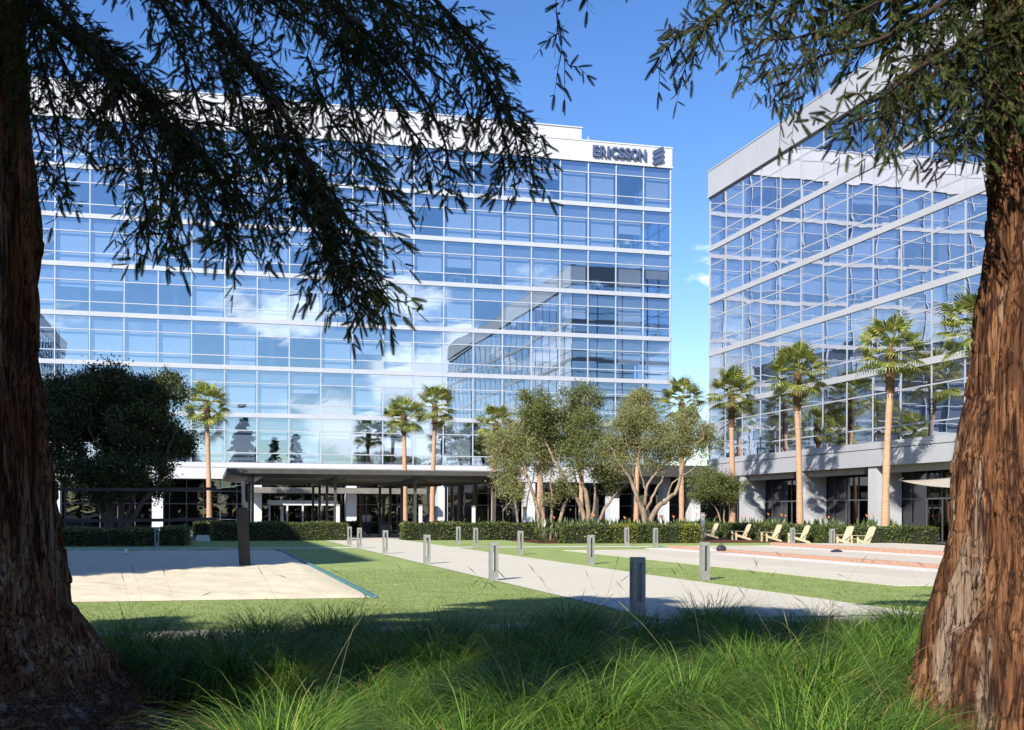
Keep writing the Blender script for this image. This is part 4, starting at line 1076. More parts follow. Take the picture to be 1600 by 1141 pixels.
garden_tree('thin pale tree behind the pavilion end, between its last post and the palm', f6,
    [[(812, 826, 0.13), (806, 790, 0.1), (800, 750, 0.07), (795, 700, 0.03)], [(815, 826, 0.12), (825, 780, 0.08), (835, 740, 0.05), (838, 700, 0.02)]],
    [(790, 700, 18, 22), (835, 700, 18, 20), (812, 720, 18, 20), (800, 750, 14, 14), (845, 720, 14, 14)], 'olive', 46, 4500, 0.13, 1.6)

# ------------------------------------------------------------------ hedges
def hedge(label, u0, u1, v0, v1, h, mat='hedge', seed=0, dens=300, patches=None, lsz=0.115):
    rg = np.random.default_rng(seed + 500)
    t = thing('hedge', label, 'hedge', W(u0, v0), ROT, 'clipped hedges')
    Lu, Lv = u1 - u0, v1 - v0
    mb = MB(); mb.box(0.07, Lu - 0.07, 0.07, Lv - 0.07, 0, h - 0.08); mb.build('core', M['hedge_core'], t)
    def side(n, f):
        p = f(rg.random(n), rg.random(n)); return p
    Q, N = [], []
    for (area, f, nn) in ((Lu * h, lambda a, b: np.stack([a * Lu, 0 * a, b * h], 1), (0, -1, 0)), (Lu * h * 0.5, lambda a, b: np.stack([a * Lu, 0 * a + Lv, b * h], 1), (0, 1, 0)),
                          (Lv * h, lambda a, b: np.stack([0 * a, a * Lv, b * h], 1), (-1, 0, 0)), (Lv * h, lambda a, b: np.stack([0 * a + Lu, a * Lv, b * h], 1), (1, 0, 0)),
                          (Lu * Lv, lambda a, b: np.stack([a * Lu, b * Lv, 0 * a + h], 1), (0, 0, 1))):
        n = int(area * dens); p = f(rg.random(n), rg.random(n)); Q.append(p); N.append(np.tile(np.array(nn, float), (n, 1)))
    Q, N = np.concatenate(Q), np.concatenate(N)
    bulge = 0.05 * np.sin(Q[:, 0] * 2.1 + seed) + 0.04 * np.sin(Q[:, 1] * 3.0 + Q[:, 0] * 5.3)
    Q = Q + N * (bulge - 0.04 + rg.normal(size=len(Q)) * 0.035)[:, None]
    d = unit(N * 0.55 + rand_unit(rg, len(Q)) + np.array([0, 0, 0.35]))
    V, Fc = diamonds(Q, d, rg.uniform(0.7, 1.3, len(Q)) * lsz, lsz * 0.55, rg)
    b = NPB(); b.add(V, Fc); b.build('leaves', M[mat], t)
    return t
hedge('long clipped hedge left of the entrance walk, half in shade, in front of the pavilion', 0.4, 8.2, 68.7, 70.3, 1.0, seed=1)
hedge('long clipped hedge right of the entrance walk, in front of the pavilion posts', 11.5, 19.8, 68.7, 70.3, 1.0, seed=2)
hedge('short dark hedge set back in the shadow beside the wide olive bed', 19.9, 23.4, 70.9, 71.9, 0.95, seed=3)
hedge('green hedge stretch below the tall green tree, left of the yellowish bush', 18.9, 21.6, 60.4, 61.5, 0.98, seed=4)
hedge('yellowish green hedge stretch right below the widest olive tree', 21.65, 23.0, 60.3, 61.5, 0.98, 'hedge_yellow', seed=5)
hedge('green hedge stretch between the two yellowish ones', 23.05, 25.6, 60.4, 61.5, 1.0, seed=6)
hedge('yellowish green end of the hedge beside the first lounge chairs', 25.65, 26.9, 60.3, 61.5, 0.95, 'hedge_yellow', seed=7)
hedge('clipped hedge running behind the row of light lounge chairs', 33.9, 34.7, 56.6, 80.5, 0.95, seed=8)
hedge('square-ended clipped hedge between the last lounge chair and the redwood trunk', 33.6, 38.3, 54.9, 56.0, 0.95, seed=9)
hedge('dark low hedge in shade under the large dark tree, behind the sand court', -14.0, -2.2, 58.5, 60.2, 0.78, seed=10)
hedge('dark hedge end in shade right of the large dark tree', -2.1, -0.9, 58.9, 66.0, 0.85, seed=11)
hedge('small shaded hedge at the foot of the lone palm', -0.7, 1.1, 80.0, 81.2, 0.95, seed=12)
hedge('dark hedge block in the shade of the pavilion beside the two people', 8.4, 10.7, 84.0, 85.2, 1.0, seed=13)
hedge('low hedge in shade behind the right-hand pavilion posts', 12.0, 22.0, 90.2, 91.2, 0.9, seed=14, dens=200)

# ------------------------------------------------------------------ broad-leaved plants with orange flowers behind the hedges
def strap_plant(loc, label, seed, flower):
    rg = np.random.default_rng(seed)
    t = thing('flowering_plant', label, 'plant', loc, 0, 'broad-leaved plants behind the hedges')
    lf = NPB(); st = MB(); fl = MB()
    for k in range(38):
        az = rg.uniform(0, 2 * math.pi); out = rg.uniform(0.15, 0.75); h = rg.uniform(0.7, 1.5)
        d = np.array([math.cos(az), math.sin(az), 0]); r = d * rg.uniform(0.02, 0.25)
        p1 = r + d * out * 0.6 + np.array([0, 0, h * 0.62]); tip = r + d * out + np.array([0, 0, h])
        st.tube([r, p1], [0.014, 0.008], 4, cap=False)
        s_ = np.array([-d[1], d[0], 0]) * rg.uniform(0.05, 0.09); mid = lerp(p1, tip, 0.5) + d * 0.06
        n = 0
        V = [p1, mid + s_, tip, mid - s_]
        lf.add(np.array(V), np.array([[0, 1, 2, 3]]))
    for k in range(flower):
        az = rg.uniform(0, 2 * math.pi); b = Vector((math.cos(az) * 0.25, math.sin(az) * 0.25, rg.uniform(1.35, 1.6)))
        st.tube([(0, 0, 0.1), tuple(b)], [0.012, 0.010], 4, cap=False)
        for j in range(4): fl.tube([b, b + Vector((0.05 * j - 0.07, 0.04, 0.16 - 0.02 * j))], [0.028, 0.004], 4)
    lf.build('leaves', M['strap_leaf'], t); st.build('stems', M['hedge'], t)
    if flower: fl.build('flower', M['flower'], t)
PL = [(848, 63, 0), (872, 63.5, 1), (890, 62.6, 0), (912, 63, 0), (932, 62.4, 2), (955, 62.6, 0), (975, 62.3, 1), (992, 62.6, 0), (1030, 62.4, 2), (1046, 62.8, 1), (1062, 62.3, 0), (1082, 63.5, 1)]
spots = [(on_v(px, v), fl, px) for px, v, fl in PL] + [(on_u(px, 36.0), fl, px) for px, fl in ((1100, 2), (1120, 1), (1165, 2), (1182, 0), (1203, 1), (1222, 3), (1268, 0), (1290, 1), (1312, 0), (1350, 1), (1366, 2), (1402, 0))]
near = {848: 'hedge corner right of the path', 872: 'foot of the leftmost olive tree', 890: 'bed edge before the tall green tree', 912: 'foot of the tall green tree on its left', 932: 'foot of the tall green tree on its right',
        955: 'hedge gap right of the tall green tree', 975: 'yellowish hedge on its far side', 992: 'foot of the widest olive tree on its left', 1030: 'foot of the widest olive tree on its right', 1046: 'green hedge between the yellow ones',
        1062: 'white light post beside the widest olive', 1082: 'first lounge chair', 1100: 'small round tree on its left', 1120: 'small round tree on its right', 1165: 'palm at the far corner, just right of it', 1182: 'third lounge chair',
        1203: 'fourth lounge chair', 1222: 'second palm on its left', 1268: 'second palm on its right', 1290: 'glazing between the second and third palm', 1312: 'bollard in front of the chair pair', 1350: 'pair of lounge chairs', 1366: 'tallest palm on its left', 1402: 'tallest palm on its right'}
for i, (p, fl, px) in enumerate(spots):
    strap_plant(p, 'broad-leaved plant%s near the %s' % (' with orange flowers' if fl else '', near[px]), 900 + i, fl)

# ------------------------------------------------------------------ tall tuft grass of the verge (nobody could count it)
rg = np.random.default_rng(12)
def tuft(nb, hgt, seed):
    g = np.random.default_rng(seed)
    az = g.uniform(0, 2 * np.pi, nb); el0 = np.radians(g.uniform(48, 88, nb)); L = g.uniform(0.6, 1.15, nb) * hgt * 1.75
    r0 = np.sqrt(g.random(nb)) * 0.16
    root = np.stack([r0 * np.cos(az + g.normal(size=nb) * 0.6), r0 * np.sin(az + g.normal(size=nb) * 0.6), np.zeros(nb)], 1)
    bend = g.uniform(1.5, 2.9, nb); K = 6
    wx = np.stack([-np.sin(az), np.cos(az), np.zeros(nb)], 1)
    wind = np.array([-0.10, 0.05, 0])
    pts = [root]; p = root
    for k in range(K):
        e = el0 - bend * ((k + 0.5) / K) ** 1.5
        d = np.stack([np.cos(e) * np.cos(az), np.cos(e) * np.sin(az), np.sin(e)], 1) + wind * (k / K)
        p = p + d * (L / K)[:, None]; pts.append(p)
    w = g.uniform(0.0024, 0.0048, nb)
    V = []
    for k, q in enumerate(pts):
        ww = (w * (1.0 - (k / K) ** 2 * 0.95))[:, None] * wx
        V += [q - ww, q + ww]
    V = np.stack(V, 1)                                   # nb, 2(K+1), 3
    base = np.array([[2 * k, 2 * k + 1, 2 * k + 3, 2 * k + 2] for k in range(K)])
    return V, base
TUFTS = [tuft(1350, 0.56, 200 + k) for k in range(5)]
gb = NPB(); spots_t = []
gap = [(-3.3, 9.6, 0.75), (-2.6, 9.2, 0.8), (-2.0, 8.6, 0.7), (-3.0, 8.6, 0.8)]
for Y in np.arange(6.0, 15.6, 0.56):
    for X in np.arange(-6.5, 9.6, 0.60):
        x, y = X + rg.uniform(-0.28, 0.28), Y + rg.uniform(-0.28, 0.28)
        u, v = UV(x, y)
        if v > 12.9 or abs(x) / y > 0.56: continue
        if (x - XL) ** 2 + (y - YL) ** 2 < 1.55 ** 2 or (x - XR_) ** 2 + (y - YR_) ** 2 < 1.62 ** 2 or (x > 2.45 and y < 7.7): continue
        if any((x - a) ** 2 + (y - b) ** 2 < c * c for a, b, c in gap): continue
        if x < -1.5 and y < 8.9: continue
        if y < 7.0 and rg.random() < 0.25: continue
        spots_t.append((x, y))
for (x, y) in spots_t:
    V, base = TUFTS[rg.integers(5)]
    a = rg.uniform(0, 2 * np.pi); s = rg.uniform(0.68, 1.08) * (1.0 if y < 11.0 else 1.02)
    nb = len(V); keep = rg.random(nb) < (1.0 if y < 11 else 0.75)
    Q = V[keep]; R2 = np.array([[math.cos(a), -math.sin(a), 0], [math.sin(a), math.cos(a), 0], [0, 0, 1]])
    Q = Q @ R2.T * s + np.array([x, y, 0.0])
    nb, m = Q.shape[0], Q.shape[1]
    gb.add(Q.reshape(-1, 3), (base[None] + (np.arange(nb) * m)[:, None, None]).reshape(-1, 4))
tag(gb.build('tall_grass', M['grass']), 'dark green ornamental tuft grass filling the verge between the two redwoods', 'grass', kind='stuff')
sm = MB()
for k in range(75):
    x, y = spots_t[rg.integers(len(spots_t))]
    a = rg.uniform(0, 2 * math.pi); L = rg.uniform(0.8, 1.45)
    lean = Vector((-rg.uniform(0.15, 0.95) if rg.random() < 0.72 else rg.uniform(0.1, 0.8), rg.uniform(-0.25, 0.35), 0))
    p0 = Vector((x + rg.uniform(-0.15, 0.15), y + rg.uniform(-0.15, 0.15), 0.1)); pts = []
    for i in range(7):
        f = i / 6; pts.append(p0 + lean * L * f ** 1.5 * 0.8 + Vector((0, 0, L * (f * 0.85 - 0.22 * f ** 3 * lean.length))))
    sm.tube(pts, [0.0012, 0.0012, 0.0011, 0.001, 0.0009, 0.0008, 0.0006], 3, cap=False)
    e = pts[-1]; d = (pts[-1] - pts[-2]).normalized()
    sm.tube([e - d * 0.02, e + d * 0.03, e + d * 0.09], [0.001, 0.0035, 0.001], 4)
tag(sm.build('seed_stalks', M['straw']), 'thin straw-coloured seed stalks rising from the tuft grass', 'grass', kind='stuff')
# bark litter on the mulch near the left redwood
lt = NPB(); n = 5000
p = np.stack([rg.uniform(-5, -1, n), rg.uniform(6.5, 11.5, n), rg.uniform(0.012, 0.05, n)], 1)
d = unit(rand_unit(rg, n) * np.array([1, 1, 0.25])); V, Fc = diamonds(p, d, rg.uniform(0.03, 0.12, n), rg.uniform(0.01, 0.03, n), rg); lt.add(V, Fc)
M['litter'] = leafy('litter_chips', [(0.0, (0.05, 0.022, 0.012)), (0.5, (0.14, 0.06, 0.03)), (1.0, (0.30, 0.16, 0.09))], 0.0, 0.9)
tag(lt.build('bark_litter', M['litter']), 'reddish brown bark chips strewn at the foot of the left redwood', 'litter', kind='stuff')
# short blades of the mown lawn nearest the verge
n = 120000
u_ = rg.uniform(-9, 17, n); v_ = 16.75 + rg.random(n) ** 1.4 * 16
ok = ~(((u_ > 6.75) & (u_ < 11.55)) | ((u_ < 3.35) & (v_ > 22.1)) | ((u_ > 15.2) & (v_ > 23.4)))
u_, v_ = u_[ok], v_[ok]; n = len(u_)
p = np.stack([u_ * CA - v_ * SA, u_ * SA + v_ * CA, np.full(n, 0.005)], 1)
d = unit(np.stack([rg.normal(size=n) * 0.5, rg.normal(size=n) * 0.5, np.ones(n)], 1)); V, Fc = diamonds(p, d, rg.uniform(0.025, 0.06, n), 0.008, rg)
M['lawn_blade'] = leafy('lawn_blades', [(0.0, (0.12, 0.17, 0.045)), (0.5, (0.20, 0.26, 0.075)), (1.0, (0.32, 0.36, 0.13))], 0.3, 0.5)
lb = NPB(); lb.add(V, Fc); tag(lb.build('lawn_blades', M['lawn_blade']), 'short mown blades of the lawn', 'grass', kind='stuff')
# ------------------------------------------------------------------ bollards
def make_bollard(loc, label, rz=ROT):
    t = thing('bollard', label, 'bollard', loc, rz, 'square slotted bollards')
    a, w = 0.10, 0.062
    mb = MB(); mb.box(-a, a, -a, a, 0, 0.24); mb.build('base', M['galv'], t, bevel=0.006)
    mb = MB()
    for sx_ in (-1, 1):
        for sy_ in (-1, 1):
            mb.box(min(sx_ * a, sx_ * (a - w)), max(sx_ * a, sx_ * (a - w)), min(sy_ * a, sy_ * (a - w)), max(sy_ * a, sy_ * (a - w)), 0.24, 0.86)
    mb.build('slotted_shaft', M['galv'], t)
    mb = MB(); mb.box(-a, a, -a, a, 0.86, 0.95); mb.build('cap', M['galv'], t, bevel=0.006)
    mb = MB(); mb.box(-0.03, 0.03, -0.03, 0.03, 0.83, 0.858); mb.build('lamp', M['lightpost'], t)
    return t
BP = [(996, 963, 'dark bollard in shade where the path meets the tall grass, nearest to the camera'),
      (771, 908, 'lit bollard at the left edge of the path, nearest of those in sun'),
      (667, 882, 'lit bollard at the left edge of the path, second of the lit ones'),
      (602, 866, 'lit bollard at the left edge of the path, third of the lit ones'),
      (561.5, 857, 'bollard where path and cross path meet on the left'),
      (546, 853, 'bollard at the end of the left hedge, on the far side of the cross path'),
      (716, 852, 'bollard against the right hedge, beyond the cross path'),
      (743, 856, 'bollard before the right hedge on the near edge of the cross path'),
      (813, 867, 'lit bollard at the right edge of the path, farthest of the three on that side'),
      (923, 882, 'lit bollard at the right edge of the path, middle one on the lawn strip'),
      (1101, 907, 'lit bollard on the lawn strip beside the gravel terraces, largest of the lit ones'),
      (979, 854, 'bollard before the yellowish hedge, left of the widest olive trunk'),
      (1024, 855, 'bollard just right of the widest olive trunk'),
      (245, 856, 'bollard in shade behind the sand court, below the dark tree'),
      (1238, 853, 'bollard among the lounge chairs, in front of the fourth one'),
      (1300, 857, 'bollard in front of the left chair of the last pair')]
b0 = None
for px, py, lab in BP:
    loc = G(px, py)
    if b0 is None: b0 = make_bollard(loc, lab)
    else: copy_thing(b0, loc, ROT, lab)
# tall white light posts in the beds
lp = None
for px, v, h, lab in ((657, 71.0, 2.15, 'white light post behind the right hedge, left of the taller palm trunk'), (740, 71.0, 2.1, 'white light post behind the right hedge, left of the last pavilion post'),
                      (820, 71.0, 2.05, 'white light post right of the pavilion, behind the end of the right hedge'), (528, 71.0, 2.15, 'white light post behind the lit end of the left hedge'),
                      (441, 84, 2.2, 'white light post before the entrance doors under the pavilion'), (1034, 66, 1.55, 'short white light post right of the widest olive trunk'),
                      (1098, 70, 1.75, 'white light post before the dark passage, beside the small round tree')):
    loc = on_v(px, v)
    if lp is None:
        lp = thing('light_post', lab, 'light post', loc, ROT, 'white light posts')
        mb = MB(); mb.box(-0.10, 0.10, -0.09, 0.09, 0, 2.0); mb.build('post', M['lightpost'], lp, bevel=0.008)
        mb = MB(); mb.box(-0.102, 0.102, -0.092, 0.092, 2.0, 2.12); mb.build('cap', M['galv'], lp)
        c = lp
    else: c = copy_thing(lp, loc, ROT, lab)
    c.scale = (1, 1, h / 2.12)

# ------------------------------------------------------------------ lounge chairs with leaning slat backs
def make_chair(loc, label, rz):
    t = thing('lounge_chair', label, 'chair', loc, rz, 'light lounge chairs facing the lawn')      # faces local -x
    mb = MB()
    for k in range(5):                                   # back slats
        y = -0.26 + k * 0.13; hh = 0.84 + (0.05 if k in (1, 2, 3) else 0.0)
        mb.obox((0.30 + 0.20 * hh, y, 0.22 + 0.44 * hh), (0, 0.058, 0), Vector((0.42, 0, 0.91)).normalized() * hh * 0.5, Vector((0.91, 0, -0.42)) * 0.011)
    mb.obox((0.52, 0, 0.62), (0, 0.30, 0), (0.02, 0, 0.035), (0.012, 0, -0.006))
    mb.build('backrest', M['cream_wood'], t)
    mb = MB()
    for k in range(6):
        f = k / 5; mb.obox((lerp(-0.36, 0.30, f), 0, lerp(0.38, 0.20, f)), (0.055, 0, -0.015), (0, 0.29, 0), (0.003, 0, 0.011))
    mb.build('seat', M['cream_wood'], t)
    for s in (-1, 1):
        mb = MB(); y = s * 0.35
        mb.add([(-0.46, y - 0.07, 0.555), (0.38, y - 0.05, 0.52), (0.38, y + 0.05, 0.52), (-0.46, y + 0.07, 0.555), (-0.46, y - 0.07, 0.58), (0.38, y - 0.05, 0.545), (0.38, y + 0.05, 0.545), (-0.46, y + 0.07, 0.58)],
               [(0, 3, 2, 1), (4, 5, 6, 7), (0, 1, 5, 4), (1, 2, 6, 5), (2, 3, 7, 6), (3, 0, 4, 7)])
        mb.build('armrest', M['cream_wood'], t)
        mb = MB(); mb.obox((-0.37, s * 0.31, 0.278), (0.055, 0, 0), (0, 0.013, 0), (0, 0, 0.278)); mb.build('leg', M['cream_wood'], t)
        mb = MB()                                         # sloping side rail that runs down to the ground behind
        mb.add([(-0.42, s * 0.29 - 0.012, 0.26), (-0.42, s * 0.29 - 0.012, 0.38), (0.62, s * 0.29 - 0.012, 0.10), (0.66, s * 0.29 - 0.012, 0.0), (0.50, s * 0.29 - 0.012, 0.0),
                (-0.42, s * 0.29 + 0.012, 0.26), (-0.42, s * 0.29 + 0.012, 0.38), (0.62, s * 0.29 + 0.012, 0.10), (0.66, s * 0.29 + 0.012, 0.0), (0.50, s * 0.29 + 0.012, 0.0)],
               [(0, 1, 2, 3, 4), (9, 8, 7, 6, 5), (0, 5, 6, 1), (1, 6, 7, 2), (2, 7, 8, 3), (3, 8, 9, 4), (4, 9, 5, 0)])
        mb.build('leg', M['cream_wood'], t)
    return t
ch = None
for px, py, rz, lab in ((1076, 0, 0.05, 'farthest light lounge chair, only its back showing above the yellowish hedge'),
                    (1106, 0, 0.0, 'second light lounge chair from the far end, at the end of the yellowish hedge'),
                    (1156, 0, -0.05, 'third light lounge chair from the far end, just right of the first palm'),
                    (1203, 0, 0.03, 'light lounge chair standing alone left of the bollard by the second palm'),
                    (1246, 0, -0.04, 'light lounge chair partly behind the bollard by the second palm'),
                    (1313, 0, 0.06, 'left chair of the last pair of light lounge chairs, behind a bollard'),
                    (1346, 0, -0.02, 'right chair of the last pair of light lounge chairs, before the tallest palm')):
    loc = on_u(px, 32.6); loc.z = 0.008
    if ch is None: ch = make_chair(loc, lab, ROT + rz)
    else: copy_thing(ch, loc, ROT + rz, lab)

# ------------------------------------------------------------------ volleyball post, net, ball
pb = G(382, 888); pb.z = 0.05
vp = thing('volleyball_post', 'dark padded volleyball post leaning slightly at the edge of the sand', 'net post', pb, ROT)
mb = MB(); mb.obox((-0.035, 0, 0.88), (0.165, 0, 0), (0, 0.13, 0), (-0.05, 0, 0.86)); mb.build('pad', M['pad'], vp, bevel=0.03)
mb = MB(); mb.tube([(0.0, 0.17, -0.1), (-0.05, 0.17, 2.5)], 0.05, 12); mb.box(-0.10, 0.0, 0.1, 0.24, 2.38, 2.52); mb.build('pole', M['galv'], vp, smooth=False)
pl = Vector((-9.3, 0, 0))
vp2 = thing('volleyball_post', 'volleyball post at the far end of the net, hidden by the left redwood trunk', 'net post', W(*(np.array(UV(pb.x, pb.y)) + np.array([-9.4, 0.0]))), ROT)
mb = MB(); mb.obox((0, 0, 0.95), (0.15, 0, 0), (0, 0.13, 0), (0, 0, 0.86)); mb.build('pad', M['pad'], vp2, bevel=0.03)
mb = MB(); mb.tube([(0.0, 0.17, -0.1), (0.0, 0.17, 2.5)], 0.05, 12); mb.build('pole', M['galv'], vp2)
nt = thing('volleyball_net', 'slack volleyball net with dark tapes strung from the padded post', 'net', pb, ROT)
def sag(x, z0, s): return z0 - s * (1 - ((x + 4.9) / 4.1) ** 2)
for nm, z0, s, hh in (('tape', 2.29, 0.05, 0.045), ('tape', 1.40, 0.06, 0.045)):
    mb = MB(); N = 24
    xs_ = [-9.0 + 8.2 * i / N for i in range(N + 1)]
    for i in range(N):
        a, b = xs_[i], xs_[i + 1]; za, zb = sag(a, z0, s), sag(b, z0, s)
        mb.add([(a, 0.10, za - hh), (b, 0.10, zb - hh), (b, 0.13, zb - hh), (a, 0.13, za - hh), (a, 0.10, za + hh), (b, 0.10, zb + hh), (b, 0.13, zb + hh), (a, 0.13, za + hh)],
               [(0, 3, 2, 1), (4, 5, 6, 7), (0, 1, 5, 4), (2, 3, 7, 6)] + ([(3, 0, 4, 7)] if i == 0 else []) + ([(1, 2, 6, 5)] if i == N - 1 else []))
    mb.build(nm, M['net'], nt)
    mb = MB(); mb.tube([(-0.8, 0.115, sag(-0.8, z0, s)), (-0.05, 0.15, z0 + (0.12 if z0 > 2 else -0.03))], 0.008, 5); mb.tube([(-9.0, 0.115, sag(-9.0, z0, s)), (-9.4, 0.15, z0)], 0.008, 5); mb.build('rope', M['lightpost'], nt)
mb = MB()
for i in range(83):
    x = -9.0 + 0.1 * i; mb.box(x - 0.0012, x + 0.0012, 0.113, 0.116, sag(x, 1.40, 0.06) + 0.045, sag(x, 2.29, 0.05) - 0.045)
for k in range(9):
    for i in range(12):
        a, b = -9.0 + 8.2 * i / 12, -9.0 + 8.2 * (i + 1) / 12; f = (k + 0.5) / 9
        za, zb = lerp(sag(a, 1.4, .06), sag(a, 2.29, .05), f), lerp(sag(b, 1.4, .06), sag(b, 2.29, .05), f)
        mb.tube([(a, 0.1145, za), (b, 0.1145, zb)], 0.0012, 3, cap=False)
mb.build('mesh', M['net'], nt)
bl = G(197, 870); bl.z = 0.085 + 0.105
vb = thing('volleyball', 'white, blue and yellow volleyball lying in the shaded sand', 'ball', bl)
def ball(name, sel, mat, r):
    mb = MB(); nu, nv = 32, 16
    for j in range(nv):
        for i in range(nu):
            th = math.pi * (j + 0.5) / nv; ph = 2 * math.pi * (i + 0.5) / nu
            d = (math.sin(th) * math.cos(ph), math.sin(th) * math.sin(ph), math.cos(th)); k = int(np.argmax(np.abs(d))) * 2 + (d[int(np.argmax(np.abs(d)))] > 0)
            if k in sel:
                q = []
                for (jj, ii) in ((j, i), (j + 1, i), (j + 1, i + 1), (j, i + 1)):
                    t_, p_ = math.pi * jj / nv, 2 * math.pi * ii / nu; q.append((r * math.sin(t_) * math.cos(p_), r * math.sin(t_) * math.sin(p_), r * math.cos(t_)))
                mb.add(q, [(0, 1, 2, 3)])
    mb.build(name, M[mat], vb, smooth=True)
ball('white_panel', (2, 5), 'ball_white', 0.105); ball('blue_panel', (0, 3), 'ball_blue', 0.105); ball('yellow_panel', (1, 4), 'ball_yellow', 0.105)

# ------------------------------------------------------------------ bags left on the terraces
def bag(loc, label, s, towel):
    t = thing('bag', label, 'bag', loc, 0.4, None)
    mb = MB(); nu, nv = 18, 10; vs, fs = [], []
    for j in range(nv + 1):
        f = j / nv; z = 0.34 * s * f; k = (math.sin(math.pi * min(1, 0.16 + 0.84 * f) ** 0.9)) ** 0.5 if f < 1 else 0.05
        for i in range(nu):
            a = 2 * math.pi * i / nu; vs.append((math.copysign(abs(math.cos(a)) ** 0.7, math.cos(a)) * 0.27 * s * k, math.copysign(abs(math.sin(a)) ** 0.7, math.sin(a)) * 0.18 * s * k + 0.02 * math.sin(5 * a + 3 * f), z))
    for j in range(nv):
        for i in range(nu): fs.append((j * nu + i, j * nu + (i + 1) % nu, (j + 1) * nu + (i + 1) % nu, (j + 1) * nu + i))
    fs.append(tuple(range(nu))); fs.append(tuple(nv * nu + i for i in range(nu - 1, -1, -1)))
    mb.add(vs, fs); mb.build('body', M['bag'], t, smooth=True)
    mb = MB(); mb.tube([(-0.12 * s, 0, 0.30 * s), (-0.07 * s, 0, 0.40 * s), (0.07 * s, 0, 0.40 * s), (0.12 * s, 0, 0.30 * s)], 0.014 * s, 6); mb.build('handle', M['shoe'], t)
    return t
bg = G(1127, 866); bg.z = 0.13
bag(W(22.0, 47.0, 0.13) if False else bg, 'dark backpack left on the lower gravel terrace', 0.75, True)
tw = thing('towel', 'crumpled pale teal towel beside the dark backpack', 'towel', bg + Vector((-0.55, -0.1, 0)))
mb = MB(); R = random.Random(4); n = 14; vs = []
for j in range(n + 1):
    for i in range(n + 1):
        x, y = (i / n - 0.5) * 0.7, (j / n - 0.5) * 0.5; e = max(0, 1 - (2 * x / 0.72) ** 4) * max(0, 1 - (2 * y / 0.52) ** 4)
        vs.append((x + 0.03 * math.sin(9 * y), y + 0.03 * math.sin(11 * x), 0.01 + e * (0.06 + 0.045 * math.sin(17 * x + 5 * y) + 0.03 * math.sin(23 * y))))
mb.add(vs, [(j * (n + 1) + i, j * (n + 1) + i + 1, (j + 1) * (n + 1) + i + 1, (j + 1) * (n + 1) + i) for j in range(n) for i in range(n)])
o = mb.build('cloth', M['towel'], tw, smooth=True); md = o.modifiers.new('thick', 'SOLIDIFY'); md.thickness = 0.012
b2 = G(1307, 868); b2.z = 0.13
b2t = bag(b2, 'small dark bag lying flat on the upper brick edge of the terraces', 0.6, False); b2t.scale = (1.6, 1, 0.55)

# ------------------------------------------------------------------ under the pavilion: litter bin, metal chairs; utility box on the lawn
loc = on_v(601, 78.5); lb_ = thing('litter_bin', 'round dark grey litter bin beside a pavilion post', 'bin', loc)
mb = MB(); mb.tube([(0, 0, 0), (0, 0, 0.04), (0, 0, 0.78), (0, 0, 0.80)], [0.25, 0.27, 0.29, 0.28], 24); mb.build('body', M['bin'], lb_)
mb = MB(); mb.tube([(0, 0, 0.80), (0, 0, 0.84), (0, 0, 0.95), (0, 0, 0.97)], [0.30, 0.30, 0.20, 0.10], 24); mb.build('lid', M['darkframe'], lb_)
def metal_chair(loc, rz, label):
    t = thing('metal_chair', label, 'chair', loc, rz, 'metal chairs under the pavilion')
    mb = MB(); mb.box(-0.23, 0.23, -0.22, 0.22, 0.43, 0.455); mb.build('seat', M['galv'], t, bevel=0.008)
    mb = MB()
    mb.tube([(-0.21, 0.22, 0.44), (-0.20, 0.28, 0.85), (0.20, 0.28, 0.85), (0.21, 0.22, 0.44)], 0.013, 6)
    for k in range(4): mb.tube([(-0.12 + 0.08 * k, 0.24, 0.46), (-0.12 + 0.08 * k, 0.28, 0.85)], 0.008, 5)
    mb.build('backrest', M['galv'], t)
    for sx_ in (-1, 1):
        for sy_ in (-1, 1):
            mb = MB(); mb.tube([(sx_ * 0.20, sy_ * 0.19, 0.44), (sx_ * 0.23, sy_ * 0.23, 0)], 0.013, 6); mb.build('leg', M['galv'], t)
    return t
metal_chair(on_v(617, 77.0), ROT + 1.2, 'metal chair just left of the front pavilion post by the right hedge')
metal_chair(on_v(623, 79.5), ROT - 0.4, 'metal chair farther in, behind the front pavilion post')
ub = thing('utility_box', 'low grey concrete utility box on the shaded lawn', 'utility box', G(317, 846), ROT)
mb = MB(); mb.add([(-0.42, -0.3, 0), (0.42, -0.3, 0), (0.42, 0.3, 0), (-0.42, 0.3, 0), (-0.34, -0.24, 0.34), (0.34, -0.24, 0.34), (0.34, 0.24, 0.34), (-0.34, 0.24, 0.34)],
                [(0, 3, 2, 1), (4, 5, 6, 7), (0, 1, 5, 4), (1, 2, 6, 5), (2, 3, 7, 6), (3, 0, 4, 7)]); mb.build('body', M['kerb'], ub, bevel=0.02)
mb = MB(); mb.box(-0.30, 0.30, -0.20, 0.20, 0.342, 0.356); mb.build('lid', M['galv'], ub)

